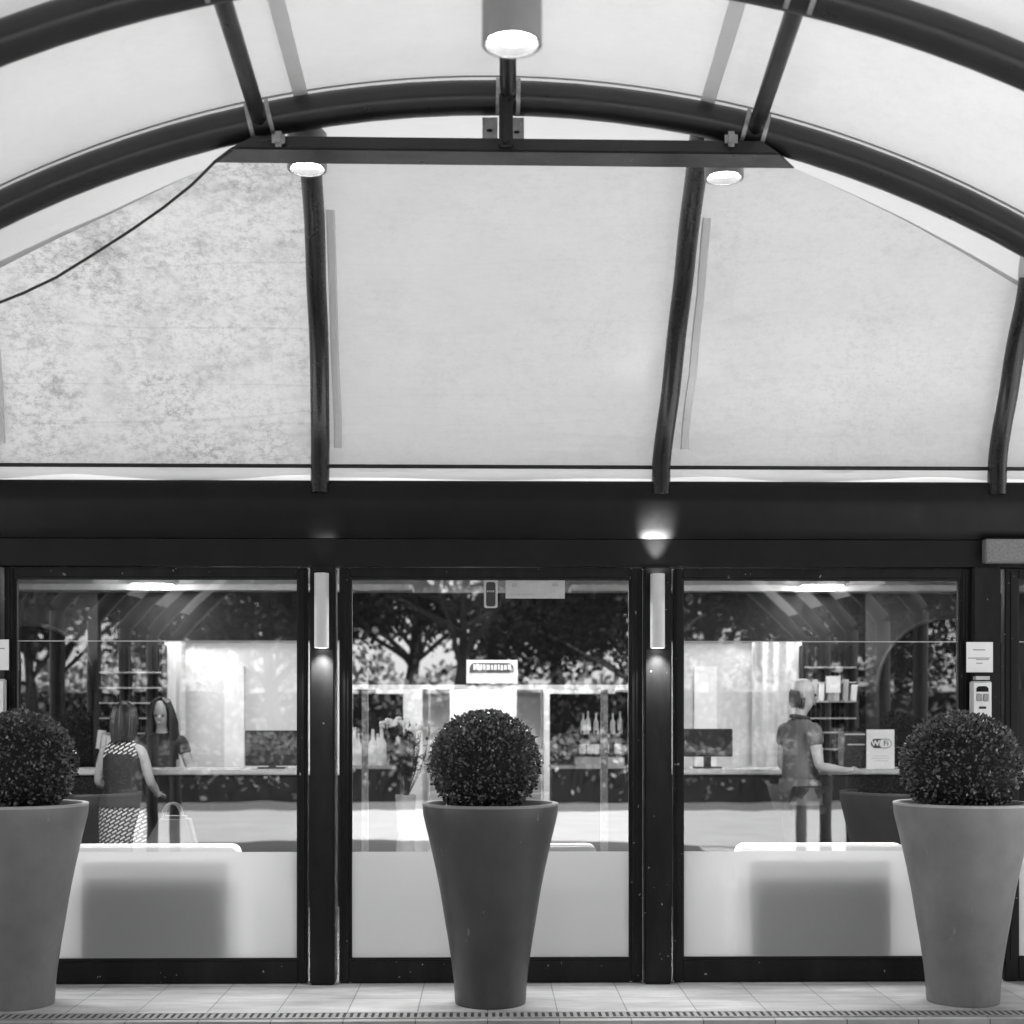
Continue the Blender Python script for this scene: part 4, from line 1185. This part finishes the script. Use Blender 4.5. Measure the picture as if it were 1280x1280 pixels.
skirt(f1, T1, [(1.06, .150, .12), (.98, .182, .138), (.90, .20, .15), (.78, .20, .15), (.62, .195, .145), (.50, .19, .14)], M['dress'], t1, 'skirt')
skirt(f1, T1, [(1.365, .150, .118), (1.32, .166, .130), (1.22, .166, .130), (1.12, .152, .124), (1.02, .176, .140), (.93, .204, .155)], M['cloth_dark'], t1, 'wrap')
def bob(r_):
    a = r_.uniform(-2.2, 2.2) + math.pi/2
    rr = 1.0 + r_.uniform(-.02, .06)
    x, y = math.cos(a), math.sin(a)
    L = r_.uniform(-.10, -.045)
    return [(x*.02, y*.03+.0, .236*1.0), (x*.068*rr, y*.078*rr+.004, .20), (x*.092*rr, y*.10*rr+.004, .12), (x*.094*rr, y*.104*rr+.006, .03), (x*.082*rr, y*.095*rr+.006, L)], [.008, .016, .017, .016, .007]
strands(P1_, T1, f1.k, bob, 170, 5, M['hair'], t1)

# receptionist behind the counter, facing us, head bowed over her hands
YR = 11.95
f2 = Fig(1.66)
body(f2, {'l': ((-.25, -.05, 1.12), (-.08, -.30, 1.07), (1, -.3, .1), (0, -.3, -1)), 'r': ((.25, -.05, 1.12), (.10, -.31, 1.09), (-1, -.25, .1), (0, -.3, -1))}, True, -8, 16)
c2 = Vector((X(203, YR), YR, 0))
t2, T2, P2_ = finish(f2, c2, R(8), 'person with long dark wavy hair bowing over joined hands behind the counter')
garment(f2, TORSO + ['neck', 'bicl', 'bicr'], .014, 'blouse', M['cloth_dark'], t2, T2)
garment(f2, ['pelvis', 'hipl', 'hipr', 'thighl', 'thighr', 'kneel', 'kneer', 'calfl', 'calfr', 'anklel', 'ankler'], .012, 'trousers', M['cloth_dark'], t2, T2)
def longhair(r_):
    sd = r_.choice((-1, 1)); a = math.pi/2 + sd*r_.uniform(0.0, 2.15)
    x, y = math.cos(a), math.sin(a); w1, w2 = r_.uniform(-.02, .02), r_.uniform(-.02, .02); L = r_.uniform(-.34, -.2)
    return [(x*.02, y*.03, .238), (x*.072, y*.082, .20), (x*.098, y*.104, .11), (x*.108+w1, y*.106, 0), (x*.118+w2, y*.106-.01, -.12), (x*.11+w1, y*.10-.02, L)], [.008, .017, .019, .02, .019, .006]
strands(P2_, T2, f2.k, longhair, 190, 9, M['hair'], t2)

# man at the other counter, three-quarter back view, turned to the shelves
YM = 10.55
f3 = Fig(1.80)
body(f3, {'l': ((-.235, -.02, 1.12), (-.19, -.26, 1.09), (.1, -1, .1), (.5, 0, -1)), 'r': ((.235, .02, 1.11), (.20, -.24, 1.06), (-.1, -1, .12), (-.5, 0, -.9))}, False, -12, 4)
c3 = Vector((X(1000, YM), YM, 0))
t3, T3, P3_ = finish(f3, c3, R(180-72), 'person with a bald crown in a grey polo shirt and shorts reaching over the counter')
garment(f3, TORSO + ['neck', 'bicl', 'bicr'], {'*': .024, 'neck': .012, 'pelvis': .036, 'waist': .036, 'shol': .016, 'shor': .016, 'bicl': .02, 'bicr': .02}, 'polo_shirt', M['polo'], t3, T3)
skirt(f3, T3, [(1.03, .178, .14), (.95, .186, .146), (.84, .190, .150)], M['polo'], t3, 'shirt_hem')
garment(f3, ['pelvis', 'hipl', 'hipr', 'thighl', 'thighr', 'kneel', 'kneer'], .02, 'shorts', M['shorts'], t3, T3)
MB().tube([T3 @ (Vector((.062*math.cos(a*.5236), .062*math.sin(a*.5236)+.0, 1.475+.012*math.sin(a*.5236)))*f3.k) for a in range(13)], .017, 8).build('collar', M['cloth_dark'], t3, True)
def fringe(r_):
    a = math.pi/2 + max(-1.55, min(1.55, r_.gauss(0, .8))); x, y = math.cos(a), math.sin(a); z = r_.uniform(.045, .10) - .012*abs(a-math.pi/2)
    return [(x*.070, y*.084+.003, z+.032), (x*.0755, y*.089+.003, z+.01), (x*.071, y*.083+.003, z-.02), (x*.060, y*.070+.003, z-.045)], [.002, .006, .006, .002]
strands(P3_, T3, f3.k, fringe, 200, 4, M['hair'], t3)
garment(f3, ['anklel', 'heell', 'toel'], .008, 'shoe', M['cloth_dark'], t3, T3, 1)
garment(f3, ['ankler', 'heelr', 'toer'], .008, 'shoe', M['cloth_dark'], t3, T3, 1)
for tt, ff, TT in ((t1, f1, T1), (t2, f2, T2)):
    garment(ff, ['heell', 'toel'], .007, 'shoe', M['cloth_dark'], tt, TT, 1)
    garment(ff, ['heelr', 'toer'], .007, 'shoe', M['cloth_dark'], tt, TT, 1)

# handbag standing on the sofa seat
bx, by = X(216, 8.5), 8.5
hbg = thing('handbag', (bx, by, .5), 'grey handbag with a rounded top and hoop handles on the sofa beside the customer', 'handbag')
zt_ = Z(1019, by)
mb = MB(); P = [(-.16, 0), (.16, 0), (.165, .14), (.15, .23), (.10, zt_-.5), (-.06, zt_-.5), (-.15, .27), (-.165, .14)]
mb.prism([(bx+x, .501+z) for x, z in P], by-.06, by+.06); mb.build('bag_body', M['bag'], hbg, bevel=.02)
mb = MB()
for dy in (-.03, .03): mb.tube([(bx+.0+.055*math.cos(R(a)), by+dy, zt_-.01+.085*math.sin(R(a))) for a in range(0, 181, 15)], .007, 8)
mb.build('handles', M['bag'], hbg, True)
mb = MB(); mb.box(bx+.0, bx+.04, by-.068, by-.0605, .72, .74); mb.build('clasp', M['chrome'], hbg)

# ------------------------------------------------------------------ trees, hedge beyond the forecourt (mirrored in the glass)
def tree_mesh(h, rw, seed, nl, leaf):
    r_ = random.Random(seed); tr = MB(); lf = MB()
    top = Vector((r_.uniform(-.3, .3), r_.uniform(-.3, .3), h*.62))
    tr.tube([(0, 0, -.1), (.05, .02, h*.18), top*.6, top], [.22, .17, .12, .05], 8)
    cl = []
    for i in range(16):
        a = i*2.4; z = h*r_.uniform(.40, .95); rr = rw*math.sqrt(max(.05, 1-((z/h-.6)/.42)**2))*r_.uniform(.45, 1)
        e = Vector((rr*math.cos(a), rr*math.sin(a), z)); s0 = top*(.45+.5*r_.random())
        tr.tube([s0, s0.lerp(e, .5) + Vector((0, 0, .15)), e], [.06, .04, .012], 5)
        cl.append((e, r_.uniform(.55, 1.1)))
    for i in range(nl):
        e, cr = cl[int(r_.random()*len(cl))]
        d = Vector((r_.gauss(0, 1), r_.gauss(0, 1), r_.gauss(0, .75)))*cr*.55
        p = e+d; q = Vector((r_.gauss(0, 1), r_.gauss(0, 1), r_.gauss(0, 1))).normalized(); s3 = q.cross(Vector((r_.gauss(0, 1), r_.gauss(0, 1), r_.gauss(0, 1)))).normalized()
        L = leaf*r_.uniform(.6, 1.3)
        lf.add([p, p+q*L*.5+s3*L*.32, p+q*L, p+q*L*.5-s3*L*.32], [(0,1,2,3)])
    return tr, lf
protos = []
for (h, rw, sd3, nl, mt) in ((6.6, 3.0, 3, 10500, 'tree_leaf'), (7.6, 3.4, 8, 11500, 'tree_leaf2')):
    protos.append((h, rw, sd3, nl, mt))
TREES = [(-9.5, -13.5, 0, .95), (-4.6, -14.5, 1, 1.0), (-.6, -12.4, 0, 1.05), (3.4, -15.0, 1, .95), (7.6, -13.2, 0, 1.0), (12.5, -15, 1, 1.0), (-11.5, -22, 1, 1.25), (-6.5, -21, 0, 1.3), (-2.2, -22.5, 1, 1.35), (1.8, -20.5, 0, 1.3), (6.2, -22, 1, 1.3), (11, -21, 0, 1.3)]
made = {}
TL = ['dark leafy tree mirrored behind the women, beyond the lawn edge', 'pale leafy tree mirrored in the mullion side of the middle door', 'dark leafy tree mirrored over the middle door', 'pale leafy tree mirrored beside the flare lamp', 'dark leafy tree mirrored behind the man', 'pale leafy tree farthest along the lawn'] + ['taller leafy tree in the second row beyond the hedge, mirrored only through gaps']*6
for i, (x, y, kd, s4) in enumerate(TREES):
    if kd not in made:
        h, rw, sd3, nl, mt = protos[kd]
        t = thing('tree', (0, 0, 0), TL[i], 'tree', 'trees on the lawn across the forecourt')
        tr, lf = tree_mesh(h, rw, sd3, nl, .15)
        tr.build('trunk', M['bark'], t, True); lf.build('crown', M[mt], t, 'raw'); made[kd] = t
    else: t = copy_tree(made[kd])
    t.location = (x, y, -.05); t.rotation_euler = (0, 0, i*1.3); t.scale = (s4, s4, s4); t['label'] = TL[i]
def hedge(y0, h, n, dep, leaf, seed, label):
    hd = MB(); r_ = random.Random(seed)
    for i in range(n):
        x = r_.uniform(-18, 18); top = h*(1 + .12*math.sin(x*1.3+seed) + .07*math.sin(x*4))
        z = top*math.sqrt(r_.random()); y = y0 + r_.gauss(0, dep)
        p = Vector((x, y, z)); q = Vector((r_.gauss(0, 1), r_.gauss(0, 1), r_.gauss(0, 1))).normalized(); s3 = q.cross(Vector((r_.gauss(0, 1), r_.gauss(0, 1), r_.gauss(0, 1)))).normalized(); L = leaf*r_.uniform(.6, 1.3)
        hd.add([p, p+q*L*.5+s3*L*.32, p+q*L, p+q*L*.5-s3*L*.32], [(0,1,2,3)])
    hg = thing('hedge', (0, y0, -.05), label, 'hedge')
    hd.build('foliage', M['hedge_leaf'], hg, 'raw')
    MB().box(-18, 18, y0-.3, y0+.2, -.04, h*.72).build('twig_core', M['core'], hg)
hedge(-10.6, 1.15, 11000, .28, .13, 12, 'low loose hedge along the near edge of the lawn across the forecourt')
hedge(-18.2, 3.0, 12000, .6, .2, 19, 'tall sunlit hedge closing off the lawn behind the trees')
